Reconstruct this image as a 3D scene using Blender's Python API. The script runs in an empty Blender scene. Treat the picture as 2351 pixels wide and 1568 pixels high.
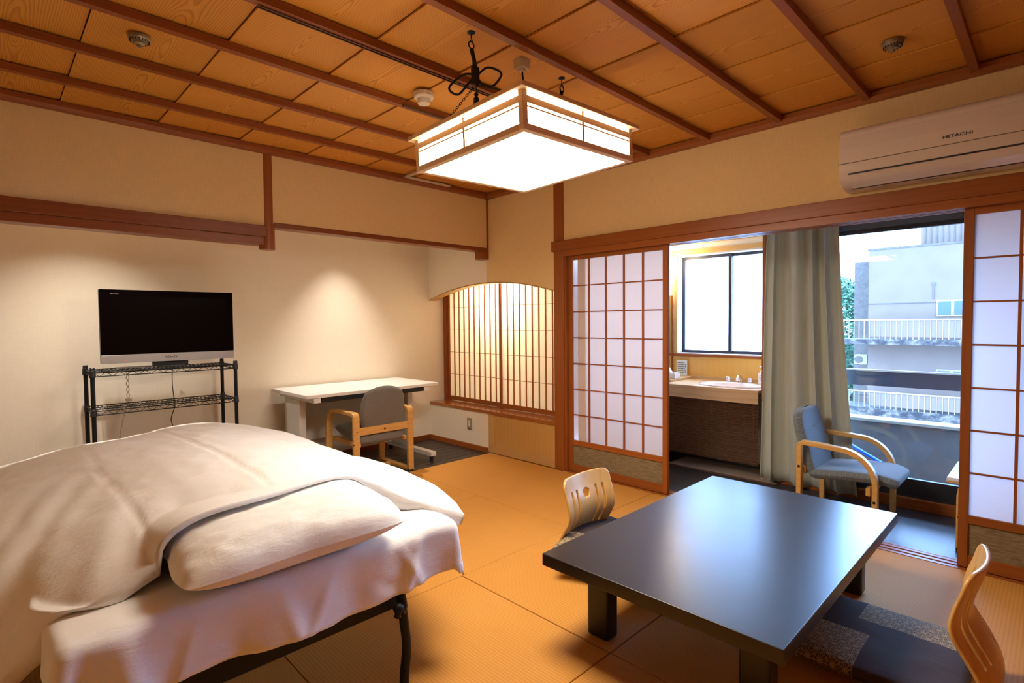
import bpy, bmesh, math, random
from mathutils import Vector, noise
from mathutils import Matrix
random.seed(7)
D = bpy.data
S = bpy.context.scene
COL = S.collection
PI = math.pi

# ------------------------------------------------------------------ camera
CAMP = (-3.444, -3.818, 1.25)
YAW, PITCH, ROLL, FPX = 0.794053539, -0.0356498727, -0.00876655782, 1236.58
cd = D.cameras.new('camera'); cam = D.objects.new('camera', cd); COL.objects.link(cam)
fw = Vector((math.cos(PITCH)*math.cos(YAW), math.cos(PITCH)*math.sin(YAW), math.sin(PITCH)))
rt = Vector((math.sin(YAW), -math.cos(YAW), 0)); up = rt.cross(fw)
r2 = rt*math.cos(ROLL) + up*math.sin(ROLL); u2 = up*math.cos(ROLL) - rt*math.sin(ROLL)
cam.matrix_world = Matrix(((r2.x, u2.x, -fw.x, CAMP[0]), (r2.y, u2.y, -fw.y, CAMP[1]), (r2.z, u2.z, -fw.z, CAMP[2]), (0, 0, 0, 1)))
cd.sensor_fit = 'HORIZONTAL'; cd.sensor_width = 36.0; cd.lens = 36.0*FPX/2351.0
cd.clip_start = 0.05; cd.clip_end = 300
S.camera = cam

# ------------------------------------------------------------------ world, exposure
W = D.worlds.new('world'); S.world = W; W.use_nodes = True
bg = W.node_tree.nodes['Background']
bg.inputs['Color'].default_value = (0.33, 0.55, 1.0, 1); bg.inputs['Strength'].default_value = 20.0
S.view_settings.view_transform = 'Standard'; S.view_settings.look = 'None'
S.view_settings.exposure = 0.48; S.view_settings.gamma = 1.0; S.view_settings.use_curve_mapping = False
LAMP_COL = (1.0, 0.89, 0.73); LAMP_E = 31.0; LAMP_SIDE = 17.0
SPOT_W = 88.0; SPOT_COL = (1.0, 0.93, 0.85)

# ------------------------------------------------------------------ material helpers
MATS = {}
class NT:
    def __init__(s, name):
        s.m = D.materials.new(name); s.m.use_nodes = True; s.t = s.m.node_tree; s.t.nodes.clear()
        s.out = s.t.nodes.new('ShaderNodeOutputMaterial')
        MATS[name] = s.m
    def n(s, typ, **kw):
        nd = s.t.nodes.new('ShaderNode' + typ)
        for k, v in kw.items(): setattr(nd, k, v)
        return nd
    def l(s, a, b): s.t.links.new(a, b)
    def val(s, sock, v):
        if hasattr(v, 'is_linked') or hasattr(v, 'links'): s.l(v, sock)
        else: sock.default_value = v
    def math(s, op, a, b=0.0, c=None):
        nd = s.n('Math', operation=op); s.val(nd.inputs[0], a); s.val(nd.inputs[1], b)
        if c is not None: s.val(nd.inputs[2], c)
        return nd.outputs[0]
    def coord(s, scale=(1, 1, 1), kind='Object', rot=(0, 0, 0), loc=(0, 0, 0)):
        tc = s.n('TexCoord'); mp = s.n('Mapping'); s.l(tc.outputs[kind], mp.inputs['Vector'])
        mp.inputs['Scale'].default_value = scale; mp.inputs['Rotation'].default_value = rot; mp.inputs['Location'].default_value = loc
        return mp.outputs[0]
    def noise(s, vec, scale=5, detail=3, rough=.55, dist=0):
        nd = s.n('TexNoise'); s.l(vec, nd.inputs['Vector']); nd.inputs['Scale'].default_value = scale
        nd.inputs['Detail'].default_value = detail; nd.inputs['Roughness'].default_value = rough; nd.inputs['Distortion'].default_value = dist
        return nd.outputs[0]
    def ramp(s, fac, stops, interp='LINEAR'):
        nd = s.n('ValToRGB'); s.l(fac, nd.inputs[0]); cr = nd.color_ramp; cr.interpolation = interp
        while len(cr.elements) < len(stops): cr.elements.new(0.5)
        for e, (p, c) in zip(cr.elements, stops):
            e.position = p; e.color = (c[0], c[1], c[2], 1)
        return nd.outputs[0]
    def mix(s, fac, a, b):
        nd = s.n('Mix', data_type='RGBA'); s.val(nd.inputs[0], fac)
        for i, v in ((6, a), (7, b)):
            if isinstance(v, tuple): nd.inputs[i].default_value = (v[0], v[1], v[2], 1)
            else: s.l(v, nd.inputs[i])
        return nd.outputs[2]
    def bump(s, h, strength=.2, dist=.01):
        nd = s.n('Bump'); s.l(h, nd.inputs['Height']); nd.inputs['Strength'].default_value = strength; nd.inputs['Distance'].default_value = dist
        return nd.outputs[0]
    def pr(s, color, rough=.5, metal=0, spec=.5, normal=None, coat=0, sheen=0, coat_rough=.1):
        p = s.n('BsdfPrincipled')
        if isinstance(color, tuple): p.inputs['Base Color'].default_value = (color[0], color[1], color[2], 1)
        else: s.l(color, p.inputs['Base Color'])
        s.val(p.inputs['Roughness'], rough); p.inputs['Metallic'].default_value = metal
        p.inputs['Specular IOR Level'].default_value = spec
        if coat: p.inputs['Coat Weight'].default_value = coat; p.inputs['Coat Roughness'].default_value = coat_rough
        if sheen: p.inputs['Sheen Weight'].default_value = sheen
        if normal is not None: s.l(normal, p.inputs['Normal'])
        s.l(p.outputs[0], s.out.inputs[0]); return p

def plain(name, col, rough=.5, metal=0, spec=.5, coat=0, nz=0, nscale=8):
    t = NT(name)
    c = t.coord()
    if nz:
        n = t.noise(c, nscale, 4)
        d = tuple(x*(1-nz) for x in col); b = tuple(min(1, x*(1+nz)) for x in col)
        colr = t.ramp(n, [(.3, d), (.7, b)])
        t.pr(colr, rough, metal, spec, t.bump(n, .06, .003), coat)
    else:
        n = t.noise(c, 60, 2)
        t.pr(t.ramp(n, [(0, tuple(x*.97 for x in col)), (1, tuple(min(1, x*1.03) for x in col))]), rough, metal, spec, None, coat)
    return t.m

def wood(name, light, dark, axis='y', freq=60.0, rough=.45, spec=.4, height=.06, wob=.10, rnd=1.0, bumps=.08, contrast=1.0, coat=0, fine=1.0, kn=.014):
    """sawn timber: growth rings of a log running along `axis`, cut by the surface"""
    t = NT(name)
    tc = t.n('TexCoord'); oi = t.n('ObjectInfo')
    sp = t.n('SeparateXYZ'); t.l(tc.outputs['Object'], sp.inputs[0])
    idx = {'x': 0, 'y': 1, 'z': 2}[axis]
    A = sp.outputs[idx]; o = [sp.outputs[i] for i in range(3) if i != idx]
    rr = oi.outputs['Random']
    roff = t.math('MULTIPLY', rr, 37.0*rnd)
    # slow wobble along the grain
    cb = t.n('CombineXYZ'); t.l(t.math('ADD', t.math('MULTIPLY', A, 1.6), roff), cb.inputs[0]); t.l(t.math('MULTIPLY', o[0], 3.5), cb.inputs[1]); t.l(t.math('MULTIPLY', o[1], 3.5), cb.inputs[2])
    n1 = t.noise(cb.outputs[0], 1.0, 2, .5)
    cb2 = t.n('CombineXYZ'); t.l(t.math('ADD', t.math('MULTIPLY', A, 5.0), roff), cb2.inputs[0]); t.l(t.math('MULTIPLY', o[0], 22.0), cb2.inputs[1]); t.l(t.math('MULTIPLY', o[1], 22.0), cb2.inputs[2])
    n2 = t.noise(cb2.outputs[0], 1.0, 3, .6)
    h = t.math('ADD', t.math('MULTIPLY', t.math('SUBTRACT', n1, .5), wob*2), height)
    cx = t.math('ADD', o[0], t.math('MULTIPLY', t.math('SUBTRACT', rr, .5), .10*rnd))
    hz = t.math('ADD', o[1], h)
    d = t.math('SQRT', t.math('ADD', t.math('MULTIPLY', cx, cx), t.math('MULTIPLY', hz, hz)))
    d = t.math('ADD', d, t.math('MULTIPLY', n2, kn))
    f = t.math('FRACT', t.math('MULTIPLY', d, freq))
    ring = t.ramp(f, [(0, (0, 0, 0)), (.55, (.18*contrast,)*3), (.86, (1*contrast,)*3), (.95, (.9*contrast,)*3), (1, (0, 0, 0))])
    # fine fibre
    cb3 = t.n('CombineXYZ'); t.l(t.math('ADD', t.math('MULTIPLY', A, 9.0), roff), cb3.inputs[0]); t.l(t.math('MULTIPLY', o[0], 420.0*fine), cb3.inputs[1]); t.l(t.math('MULTIPLY', o[1], 420.0*fine), cb3.inputs[2])
    n3 = t.noise(cb3.outputs[0], 1.0, 2, .5)
    k = t.math('MULTIPLY', ring, t.math('ADD', .55, t.math('MULTIPLY', n2, .7)))
    k = t.math('ADD', k, t.math('MULTIPLY', t.math('SUBTRACT', n3, .5), .35))
    colr = t.mix(k, light, dark)
    # tone per piece
    hs = t.n('HueSaturation'); t.l(colr, hs.inputs['Color']); t.l(t.math('ADD', .90, t.math('MULTIPLY', rr, .2)), hs.inputs['Value'])
    t.pr(hs.outputs[0], t.math('ADD', rough, t.math('MULTIPLY', k, .08)), 0, spec, t.bump(k, bumps, .002), coat, coat_rough=.25)
    return t.m

def wallpaper(name, col, var=.10, fib=.15, rough=.8, spec=.25, bumpk=.12):
    t = NT(name)
    a = t.noise(t.coord((260, 260, 14)), 1.0, 2); b = t.noise(t.coord((14, 14, 320)), 1.0, 2); c = t.noise(t.coord((1, 1, 1)), 1.3, 3)
    k = t.math('ADD', t.math('ADD', t.math('MULTIPLY', a, fib*3.0), t.math('MULTIPLY', b, fib*3.0)), t.math('MULTIPLY', c, var*2))
    tot = fib*3+var
    lo = tuple(x*(1-var-fib) for x in col); hi = tuple(min(1, x*(1+var+fib)) for x in col)
    r = t.ramp(t.math('MULTIPLY', k, 1/(tot*2+.0001)), [(.2, lo), (.8, hi)])
    t.pr(r, rough, 0, spec, t.bump(t.math('ADD', a, b), bumpk, .0015))
    return t.m

def fabric_white(name, col, rough=.85):
    t = NT(name)
    c = t.coord(); big = t.noise(t.coord((1, 1, 1)), 7, 5, .6, .6); w = t.noise(t.coord((2.2, 9, 5)), 7, 5, .6, .5)
    fine = t.noise(c, 900, 1)
    h = t.math('ADD', t.math('ADD', t.math('MULTIPLY', big, .30), t.math('MULTIPLY', w, .6)), t.math('MULTIPLY', fine, .02))
    r = t.ramp(fine, [(0, tuple(x*.96 for x in col)), (1, col)])
    t.pr(r, rough, 0, .2, t.bump(h, .30, .014), sheen=.15)
    return t.m

def tatami(name, alongx):
    t = NT(name)
    tc = t.n('TexCoord'); sp = t.n('SeparateXYZ'); t.l(tc.outputs['Object'], sp.inputs[0])
    A, B = (sp.outputs[0], sp.outputs[1]) if alongx else (sp.outputs[1], sp.outputs[0])
    # ribs across B, short stitches along A
    ribs = t.math('ABSOLUTE', t.math('SINE', t.math('MULTIPLY', B, PI/.0135)))
    row = t.math('FLOOR', t.math('MULTIPLY', B, 1/.0135))
    off = t.math('MULTIPLY', t.math('MODULO', row, 2.0), .5)
    st = t.math('ABSOLUTE', t.math('SINE', t.math('MULTIPLY', t.math('ADD', t.math('MULTIPLY', A, 1/.012), off), PI)))
    cb = t.n('CombineXYZ'); t.l(t.math('MULTIPLY', A, 6), cb.inputs[0]); t.l(t.math('MULTIPLY', B, 300), cb.inputs[1])
    nf = t.noise(cb.outputs[0], 1, 3); nb = t.noise(t.coord((1, 1, 1)), 2.2, 3)
    k = t.math('ADD', t.math('MULTIPLY', ribs, .25), t.math('ADD', t.math('MULTIPLY', st, .12), t.math('ADD', t.math('MULTIPLY', nf, .3), t.math('MULTIPLY', nb, .25))))
    base = t.ramp(k, [(.12, (.43, .175, .028)), (.55, (.60, .272, .054)), (.9, (.70, .345, .08))])
    t.pr(base, .7, 0, .18, t.bump(t.math('ADD', ribs, t.math('MULTIPLY', st, .35)), .20, .0010))
    return t.m

# paper / frosted: light passes through
def translucent(name, col, tr=.55, rough=.6, nz=.04, gloss=.0):
    t = NT(name)
    n = t.noise(t.coord((1, 1, 1)), 90, 4, .7)
    c = t.ramp(n, [(.2, tuple(x*(1-nz) for x in col)), (.8, col)])
    a = t.n('BsdfDiffuse'); b = t.n('BsdfTranslucent'); t.l(c, a.inputs[0]); t.l(c, b.inputs[0])
    mx = t.n('MixShader'); mx.inputs[0].default_value = tr; t.l(a.outputs[0], mx.inputs[1]); t.l(b.outputs[0], mx.inputs[2])
    o = mx.outputs[0]
    if gloss:
        g = t.n('BsdfGlossy'); g.inputs['Roughness'].default_value = .25
        m2 = t.n('MixShader'); m2.inputs[0].default_value = gloss; t.l(o, m2.inputs[1]); t.l(g.outputs[0], m2.inputs[2]); o = m2.outputs[0]
    t.l(o, t.out.inputs[0]); return t.m

def glass_thin(name, tint=(.92, .97, 1.0), ior=1.5):
    t = NT(name)
    a = t.n('BsdfTransparent'); a.inputs[0].default_value = (*tint, 1)
    g = t.n('BsdfGlossy'); g.inputs['Roughness'].default_value = .0
    fr = t.n('Fresnel'); fr.inputs[0].default_value = ior
    mx = t.n('MixShader'); t.l(fr.outputs[0], mx.inputs[0]); t.l(a.outputs[0], mx.inputs[1]); t.l(g.outputs[0], mx.inputs[2])
    t.l(mx.outputs[0], t.out.inputs[0]); return t.m

def emit(name, col, s):
    t = NT(name); e = t.n('Emission'); e.inputs[0].default_value = (*col, 1); e.inputs[1].default_value = s
    t.l(e.outputs[0], t.out.inputs[0]); return t.m

def lattice_fabric(name, base, line, cell=.032, rough=.9):
    t = NT(name)
    tc = t.n('TexCoord'); sp = t.n('SeparateXYZ'); t.l(tc.outputs['UV'], sp.inputs[0])
    U, V = sp.outputs[0], sp.outputs[1]
    a = t.math('FRACT', t.math('MULTIPLY', t.math('ADD', U, V), 1/cell)); b = t.math('FRACT', t.math('MULTIPLY', t.math('SUBTRACT', U, V), 1/cell))
    la = t.math('LESS_THAN', a, .12); lb = t.math('LESS_THAN', b, .12)
    ln = t.math('MAXIMUM', la, lb)
    da = t.math('SUBTRACT', a, .56); db = t.math('SUBTRACT', b, .56)
    dot = t.math('LESS_THAN', t.math('ADD', t.math('MULTIPLY', da, da), t.math('MULTIPLY', db, db)), .015)
    k = t.math('MULTIPLY', t.math('MAXIMUM', ln, dot), .55)
    nz = t.noise(t.coord((1, 1, 1)), 350, 2)
    c = t.mix(k, base, line)
    c2 = t.mix(t.math('MULTIPLY', nz, .35), c, tuple(x*.5 for x in base))
    t.pr(c2, rough, 0, .2, t.bump(t.math('ADD', k, t.math('MULTIPLY', nz, .5)), .3, .002), sheen=.2)
    return t.m

CEDAR = wood('cedar_board', (.68, .30, .042), (.38, .115, .014), 'y', 118, .5, .3, .030, .065, 1.0, .06, .68, kn=.005)
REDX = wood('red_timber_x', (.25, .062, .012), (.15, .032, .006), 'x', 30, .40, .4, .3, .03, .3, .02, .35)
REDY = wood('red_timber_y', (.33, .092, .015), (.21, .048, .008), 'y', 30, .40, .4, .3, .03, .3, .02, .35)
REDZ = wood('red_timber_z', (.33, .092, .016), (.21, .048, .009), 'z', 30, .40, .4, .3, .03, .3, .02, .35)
SILLW = wood('lacquered_sill', (.36, .115, .022), (.22, .06, .012), 'y', 50, .16, .6, .3, .02, .3, .02, .6, coat=.5)
CABW = wood('pale_cabinet_wood', (.58, .33, .10), (.46, .24, .066), 'z', 22, .45, .35, .25, .06, .4, .01, .30)
CABF = wood('pale_cabinet_frame', (.56, .34, .12), (.47, .26, .08), 'y', 40, .45, .35, .25, .03, .4, .03, .5)
BIRCH = wood('birch_plywood', (.70, .40, .12), (.57, .29, .07), 'z', 24, .32, .45, .3, .04, .4, .02, .5, coat=.25)
BEECH = wood('beech_bentwood', (.68, .385, .115), (.55, .28, .07), 'y', 24, .35, .45, .3, .03, .4, .02, .5, coat=.2)
LAMPW = wood('lamp_cypress', (.86, .62, .36), (.76, .50, .26), 'x', 45, .45, .35, .3, .03, .4, .02, .5)
COUNTW = wood('counter_laminate', (.62, .40, .19), (.50, .29, .12), 'y', 34, .35, .4, .12, .06, .3, .02, .7)
BACKW = wood('basin_panel_wood', (.72, .41, .09), (.60, .31, .06), 'z', 16, .3, .45, .3, .06, .4, .005, .25)
DARKP = wood('dark_plank', (.040, .026, .020), (.022, .014, .010), 'x', 60, .32, .45, .2, .03, .5, .06, .8)
WALLM = wallpaper('beige_wallpaper', (.80, .57, .265), .05, .10)
WALLC = wallpaper('cream_wallpaper', (.87, .775, .62), .03, .04)
WALLS = wallpaper('sunroom_wallpaper', (.74, .66, .54), .03, .05)
TAT_A = tatami('tatami_weave_a', True); TAT_B = tatami('tatami_weave_b', False)
SHEET = fabric_white('cotton_sheet', (.86, .83, .79)); DUVET = fabric_white('cotton_duvet', (.88, .85, .81)); PILLOWM = fabric_white('cotton_pillow', (.88, .85, .80))
PAPER = translucent('shoji_paper', (.88, .79, .77), .44)
PAPERW = translucent('window_paper', (.90, .86, .76), .62)
FROST = translucent('frosted_glass', (.90, .96, .98), .88, nz=.05, gloss=.04)
_t = FROST.node_tree; _o = [n for n in _t.nodes if n.type == 'OUTPUT_MATERIAL'][0]; _s = _o.inputs[0].links[0].from_socket
_tr = _t.nodes.new('ShaderNodeBsdfTransparent'); _mx = _t.nodes.new('ShaderNodeMixShader'); _mx.inputs[0].default_value = .45
_t.links.new(_s, _mx.inputs[1]); _t.links.new(_tr.outputs[0], _mx.inputs[2]); _t.links.new(_mx.outputs[0], _o.inputs[0])
GLASS = glass_thin('clear_glass')
LAMPP = emit('lamp_paper', LAMP_COL, LAMP_E); LAMPQ = emit('lamp_side_paper', LAMP_COL, LAMP_SIDE)
BLACKM = plain('black_enamel', (.006, .006, .0065), .5, 0, .25)
BLACKP = plain('black_plastic', (.012, .012, .013), .45)
TVGLASS = plain('tv_screen_glass', (.001, .001, .0015), .06, 0, .2)
SILVER = plain('silver_plastic', (.40, .38, .37), .38, .5)
WHITEP = plain('white_plastic', (.80, .76, .70), .35)
CREAMP = plain('cream_plastic', (.62, .52, .38), .4)
DESKM = plain('white_desk', (.82, .79, .76), .35, 0, .45)
DESKL = plain('desk_steel', (.68, .64, .58), .4, 0, .45)
CHROME = plain('chrome', (.75, .76, .78), .12, 1)
BRASSD = plain('dull_brass', (.30, .25, .17), .4, .8)
LACQ = NT('black_lacquer_table')
_c = LACQ.coord(); _n = LACQ.noise(_c, 420, 3, .6); _n2 = LACQ.noise(_c, 3, 3)
LACQ.pr(LACQ.ramp(_n, [(.3, (.008, .007, .008)), (.75, (.022, .018, .018))]), LACQ.math('ADD', .27, LACQ.math('MULTIPLY', _n2, .08)), 0, .5, LACQ.bump(_n, .25, .0005), coat=.15, coat_rough=.28)
LACQ = LACQ.m
LACQL = plain('black_lacquer_leg', (.010, .008, .008), .35)
MIRROR = plain('mirror_silver', (.85, .88, .88), .02, 1)
CERAM = plain('pink_ceramic', (.80, .66, .60), .12, 0, .6, .4)
ALUM = plain('dark_bronze_aluminium', (.035, .035, .045), .35, .4)
PAINTW = plain('worn_white_paint', (.62, .60, .62), .6, nz=.2, nscale=18)
CONC = plain('pale_render', (.108, .071, .050), .85, nz=.07, nscale=1.3)
CONCG = plain('grey_concrete', (.07, .056, .043), .9, nz=.25, nscale=9)
PARAP = plain('parapet_render', (.075, .056, .046), .85, nz=.08, nscale=6)  # soffit shade is put into this dark colour; no soffit is built
CAPM = plain('parapet_cap', (.19, .155, .115), .5)
ACM = plain('air_conditioner_shell', (.74, .63, .52), .22, 0, .45, .25)
FABRIC = lattice_fabric('lattice_upholstery', (.17, .155, .14), (.34, .27, .18))
FABRIC_DAYLIT = lattice_fabric('daylit_upholstery', (.17, .20, .225), (.33, .36, .37), .030)  # same cloth as the desk chair, blue daylight tinted into its colour
SOFTW = plain('tissue_white', (.88, .88, .90), .8)

# ------------------------------------------------------------------ object helpers
WL = {}
def O0(o):
    return WL.get(o.name, Vector((0, 0, 0))) if o is not None else Vector((0, 0, 0))
def tag(o, label=None, cat=None, group=None, kind=None):
    if label: o['label'] = label
    if cat: o['category'] = cat
    if group: o['group'] = group
    if kind: o['kind'] = kind
    return o
def empty(name, loc=(0, 0, 0), label=None, cat=None, group=None, kind=None, parent=None):
    o = D.objects.new(name, None); o.empty_display_size = .05; COL.objects.link(o)
    if parent is not None: o.parent = parent; o.location = Vector(loc)-O0(parent)
    else: o.location = loc
    WL[o.name] = Vector(loc)
    return tag(o, label, cat, group, kind)
def link(name, me, parent=None, loc=(0, 0, 0), mat=None):
    """object sharing mesh data; loc in world coordinates of an unrotated family"""
    o = D.objects.new(name, me); COL.objects.link(o)
    base = O0(parent)
    if parent is not None: o.parent = parent
    o.location = Vector(loc)-base
    WL[o.name] = Vector(loc)
    return o
class MB:
    def __init__(s): s.v = []; s.f = []; s.uv = None
    def add(s, vs, fs):
        b = len(s.v); s.v += [tuple(v) for v in vs]; s.f += [tuple(b+i for i in f) for f in fs]; return s
    def box(s, x0, x1, y0, y1, z0, z1):
        if x0 > x1: x0, x1 = x1, x0
        if y0 > y1: y0, y1 = y1, y0
        if z0 > z1: z0, z1 = z1, z0
        return s.add([(x0, y0, z0), (x1, y0, z0), (x1, y1, z0), (x0, y1, z0), (x0, y0, z1), (x1, y0, z1), (x1, y1, z1), (x0, y1, z1)],
                     [(0, 3, 2, 1), (4, 5, 6, 7), (0, 1, 5, 4), (1, 2, 6, 5), (2, 3, 7, 6), (3, 0, 4, 7)])
    def cyl(s, p0, p1, r0, r1=None, n=12, cap=True):
        p0 = Vector(p0); p1 = Vector(p1); r1 = r0 if r1 is None else r1
        d = (p1-p0).normalized(); a = d.orthogonal().normalized(); b = d.cross(a)
        vs = [p0+(a*math.cos(2*PI*i/n)+b*math.sin(2*PI*i/n))*r0 for i in range(n)]+[p1+(a*math.cos(2*PI*i/n)+b*math.sin(2*PI*i/n))*r1 for i in range(n)]
        fs = [(i, (i+1) % n, n+(i+1) % n, n+i) for i in range(n)]
        if cap: fs += [tuple(range(n-1, -1, -1)), tuple(range(n, 2*n))]
        return s.add(vs, fs)
    def tube(s, pts, r, n=8, closed=False):
        pts = [Vector(p) for p in pts]; m = len(pts); vs = []; fs = []; pa = None
        for i, p in enumerate(pts):
            q0 = pts[(i-1) % m] if (closed or i > 0) else p; q1 = pts[(i+1) % m] if (closed or i < m-1) else p
            d = (q1-q0).normalized()
            a = d.orthogonal().normalized() if pa is None else (pa-d*pa.dot(d)).normalized()
            pa = a; b = d.cross(a); rr = r[i] if isinstance(r, (list, tuple)) else r
            vs += [p+(a*math.cos(2*PI*k/n)+b*math.sin(2*PI*k/n))*rr for k in range(n)]
        for i in range(m if closed else m-1):
            j = (i+1) % m
            fs += [(i*n+k, i*n+(k+1) % n, j*n+(k+1) % n, j*n+k) for k in range(n)]
        if not closed: fs += [tuple(range(n-1, -1, -1)), tuple((m-1)*n+k for k in range(n))]
        return s.add(vs, fs)
    def lathe(s, prof, c, n=24, axis=(0, 0, 1), cap=True):
        ax = Vector(axis).normalized(); a = ax.orthogonal().normalized(); b = ax.cross(a); c = Vector(c); vs = []; fs = []
        for r, h in prof: vs += [c+ax*h+(a*math.cos(2*PI*i/n)+b*math.sin(2*PI*i/n))*max(r, 1e-5) for i in range(n)]
        for j in range(len(prof)-1): fs += [(j*n+i, j*n+(i+1) % n, (j+1)*n+(i+1) % n, (j+1)*n+i) for i in range(n)]
        if cap: fs += [tuple(range(n-1, -1, -1)), tuple((len(prof)-1)*n+i for i in range(n))]
        return s.add(vs, fs)
    def prism(s, poly, axis, a0, a1):
        """extrude 2-D polygon; axis 'x': poly=(y,z), 'y': poly=(x,z), 'z': poly=(x,y)"""
        mk = {'x': lambda p, a: (a, p[0], p[1]), 'y': lambda p, a: (p[0], a, p[1]), 'z': lambda p, a: (p[0], p[1], a)}[axis]
        n = len(poly)
        return s.add([mk(p, a0) for p in poly]+[mk(p, a1) for p in poly], [tuple(range(n-1, -1, -1)), tuple(range(n, 2*n))]+[(i, (i+1) % n, n+(i+1) % n, n+i) for i in range(n)])
    def grid(s, fn, nu, nv, closed_u=False):
        vs = [fn(i/(nu if closed_u else nu-1), j/(nv-1)) for j in range(nv) for i in range(nu)]
        fs = []
        for j in range(nv-1):
            for i in range(nu if closed_u else nu-1):
                k = (i+1) % nu; fs.append((j*nu+i, j*nu+k, (j+1)*nu+k, (j+1)*nu+i))
        return s.add(vs, fs)
    def strap(s, path, t, x0, x1, closed=False, axis='x'):
        """bent flat bar: path in the plane across `axis`, thickness t to the left of travel"""
        m = len(path); inn = []
        for i, p in enumerate(path):
            q0 = path[(i-1) % m] if (closed or i > 0) else p; q1 = path[(i+1) % m] if (closed or i < m-1) else p
            dx, dy = q1[0]-q0[0], q1[1]-q0[1]; L = math.hypot(dx, dy) or 1
            inn.append((p[0]-dy/L*t, p[1]+dx/L*t))
        mk = {'x': lambda p, a: (a, p[0], p[1]), 'y': lambda p, a: (p[0], a, p[1])}[axis]
        vs = []
        for p, q in zip(path, inn): vs += [mk(p, x0), mk(p, x1), mk(q, x1), mk(q, x0)]
        fs = []
        for i in range(m if closed else m-1):
            j = (i+1) % m
            fs += [(4*i+k, 4*i+(k+1) % 4, 4*j+(k+1) % 4, 4*j+k) for k in range(4)]
        if not closed: fs += [(3, 2, 1, 0), tuple(4*(m-1)+k for k in range(4))]
        return s.add(vs, fs)
    def mesh(s, name, origin=(0, 0, 0), smooth=False):
        me = D.meshes.new(name); o = Vector(origin)
        me.from_pydata([tuple(Vector(v)-o) for v in s.v], [], s.f)
        bm = bmesh.new(); bm.from_mesh(me); bmesh.ops.recalc_face_normals(bm, faces=bm.faces); bm.to_mesh(me); bm.free()
        if smooth:
            me.polygons.foreach_set('use_smooth', [True]*len(me.polygons))
        if s.uv:
            l = me.uv_layers.new(name='UVMap')
            for lp in me.loops: l.data[lp.index].uv = s.uv(s.v[lp.vertex_index])
        me.update(); return me
    def build(s, name, mat, parent=None, smooth=False, bev=0, seg=2, sub=0, origin=None, solid=0):
        if parent is not None: o = O0(parent)
        elif origin is not None: o = Vector(origin)
        else:
            xs = [v[0] for v in s.v]; ys = [v[1] for v in s.v]; zs = [v[2] for v in s.v]
            o = Vector(((min(xs)+max(xs))/2, (min(ys)+max(ys))/2, min(zs)))
        me = s.mesh(name, o, smooth)
        if mat: me.materials.append(mat)
        ob = D.objects.new(name, me); COL.objects.link(ob)
        if parent is not None: ob.parent = parent
        else: ob.location = o
        WL[ob.name] = o
        if solid:
            md = ob.modifiers.new('solid', 'SOLIDIFY'); md.thickness = solid; md.offset = 0
        if bev:
            md = ob.modifiers.new('bevel', 'BEVEL'); md.width = bev; md.segments = seg; md.limit_method = 'ANGLE'; md.angle_limit = math.radians(40)
            if seg > 1: 
                for p in me.polygons: p.use_smooth = True
                ws = ob.modifiers.new('wn', 'WEIGHTED_NORMAL'); ws.keep_sharp = True
        if sub:
            md = ob.modifiers.new('sub', 'SUBSURF'); md.levels = sub; md.render_levels = sub
        return ob
def B(*a): return MB().box(*a)
def struct(ob): ob['kind'] = 'structure'; return ob
def arc(cx, cy, r, a0, a1, n=8): return [(cx+r*math.cos(math.radians(a0+(a1-a0)*i/n)), cy+r*math.sin(math.radians(a0+(a1-a0)*i/n))) for i in range(n+1)]
def crom(p, t):
    """Catmull-Rom through list p at t in 0..1"""
    n = len(p)-1; x = min(max(t*n, 0), n-1e-6); i = int(x); f = x-i
    g = lambda k: Vector(p[k]) if 0 <= k <= n else (Vector(p[0])*2-Vector(p[1]) if k < 0 else Vector(p[n])*2-Vector(p[n-1]))
    a, b, c, d = g(i-1), g(i), g(i+1), g(i+2)
    return .5*((2*b)+(c-a)*f+(2*a-5*b+4*c-d)*f*f+(3*b-a-3*c+d)*f*f*f)
def text(s, name, size, mat, parent, loc, xdir, ydir, depth=.0006, stretch=1.0):
    """flat lettering as mesh; xdir reading direction, ydir up direction (world)"""
    cu = D.curves.new(name, 'FONT'); cu.body = s; cu.size = size; cu.align_x = 'CENTER'; cu.align_y = 'CENTER'; cu.extrude = depth
    ob = D.objects.new(name, cu); COL.objects.link(ob)
    dg = bpy.context.evaluated_depsgraph_get(); me = D.meshes.new_from_object(ob.evaluated_get(dg))
    D.objects.remove(ob); D.curves.remove(cu)
    X = Vector(xdir); Y = Vector(ydir); Z = X.cross(Y); loc = Vector(loc)-O0(parent)
    for v in me.vertices: v.co = loc+X*v.co.x*stretch+Y*v.co.y+Z*v.co.z
    me.materials.clear(); me.materials.append(mat)
    o = D.objects.new(name, me); COL.objects.link(o); o.parent = parent
    return o
# ================================================================== THE ROOM
XW, YW = -4.45, -4.45          # far ends behind the camera
ZC = 2.45                      # underside of ceiling boards
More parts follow.
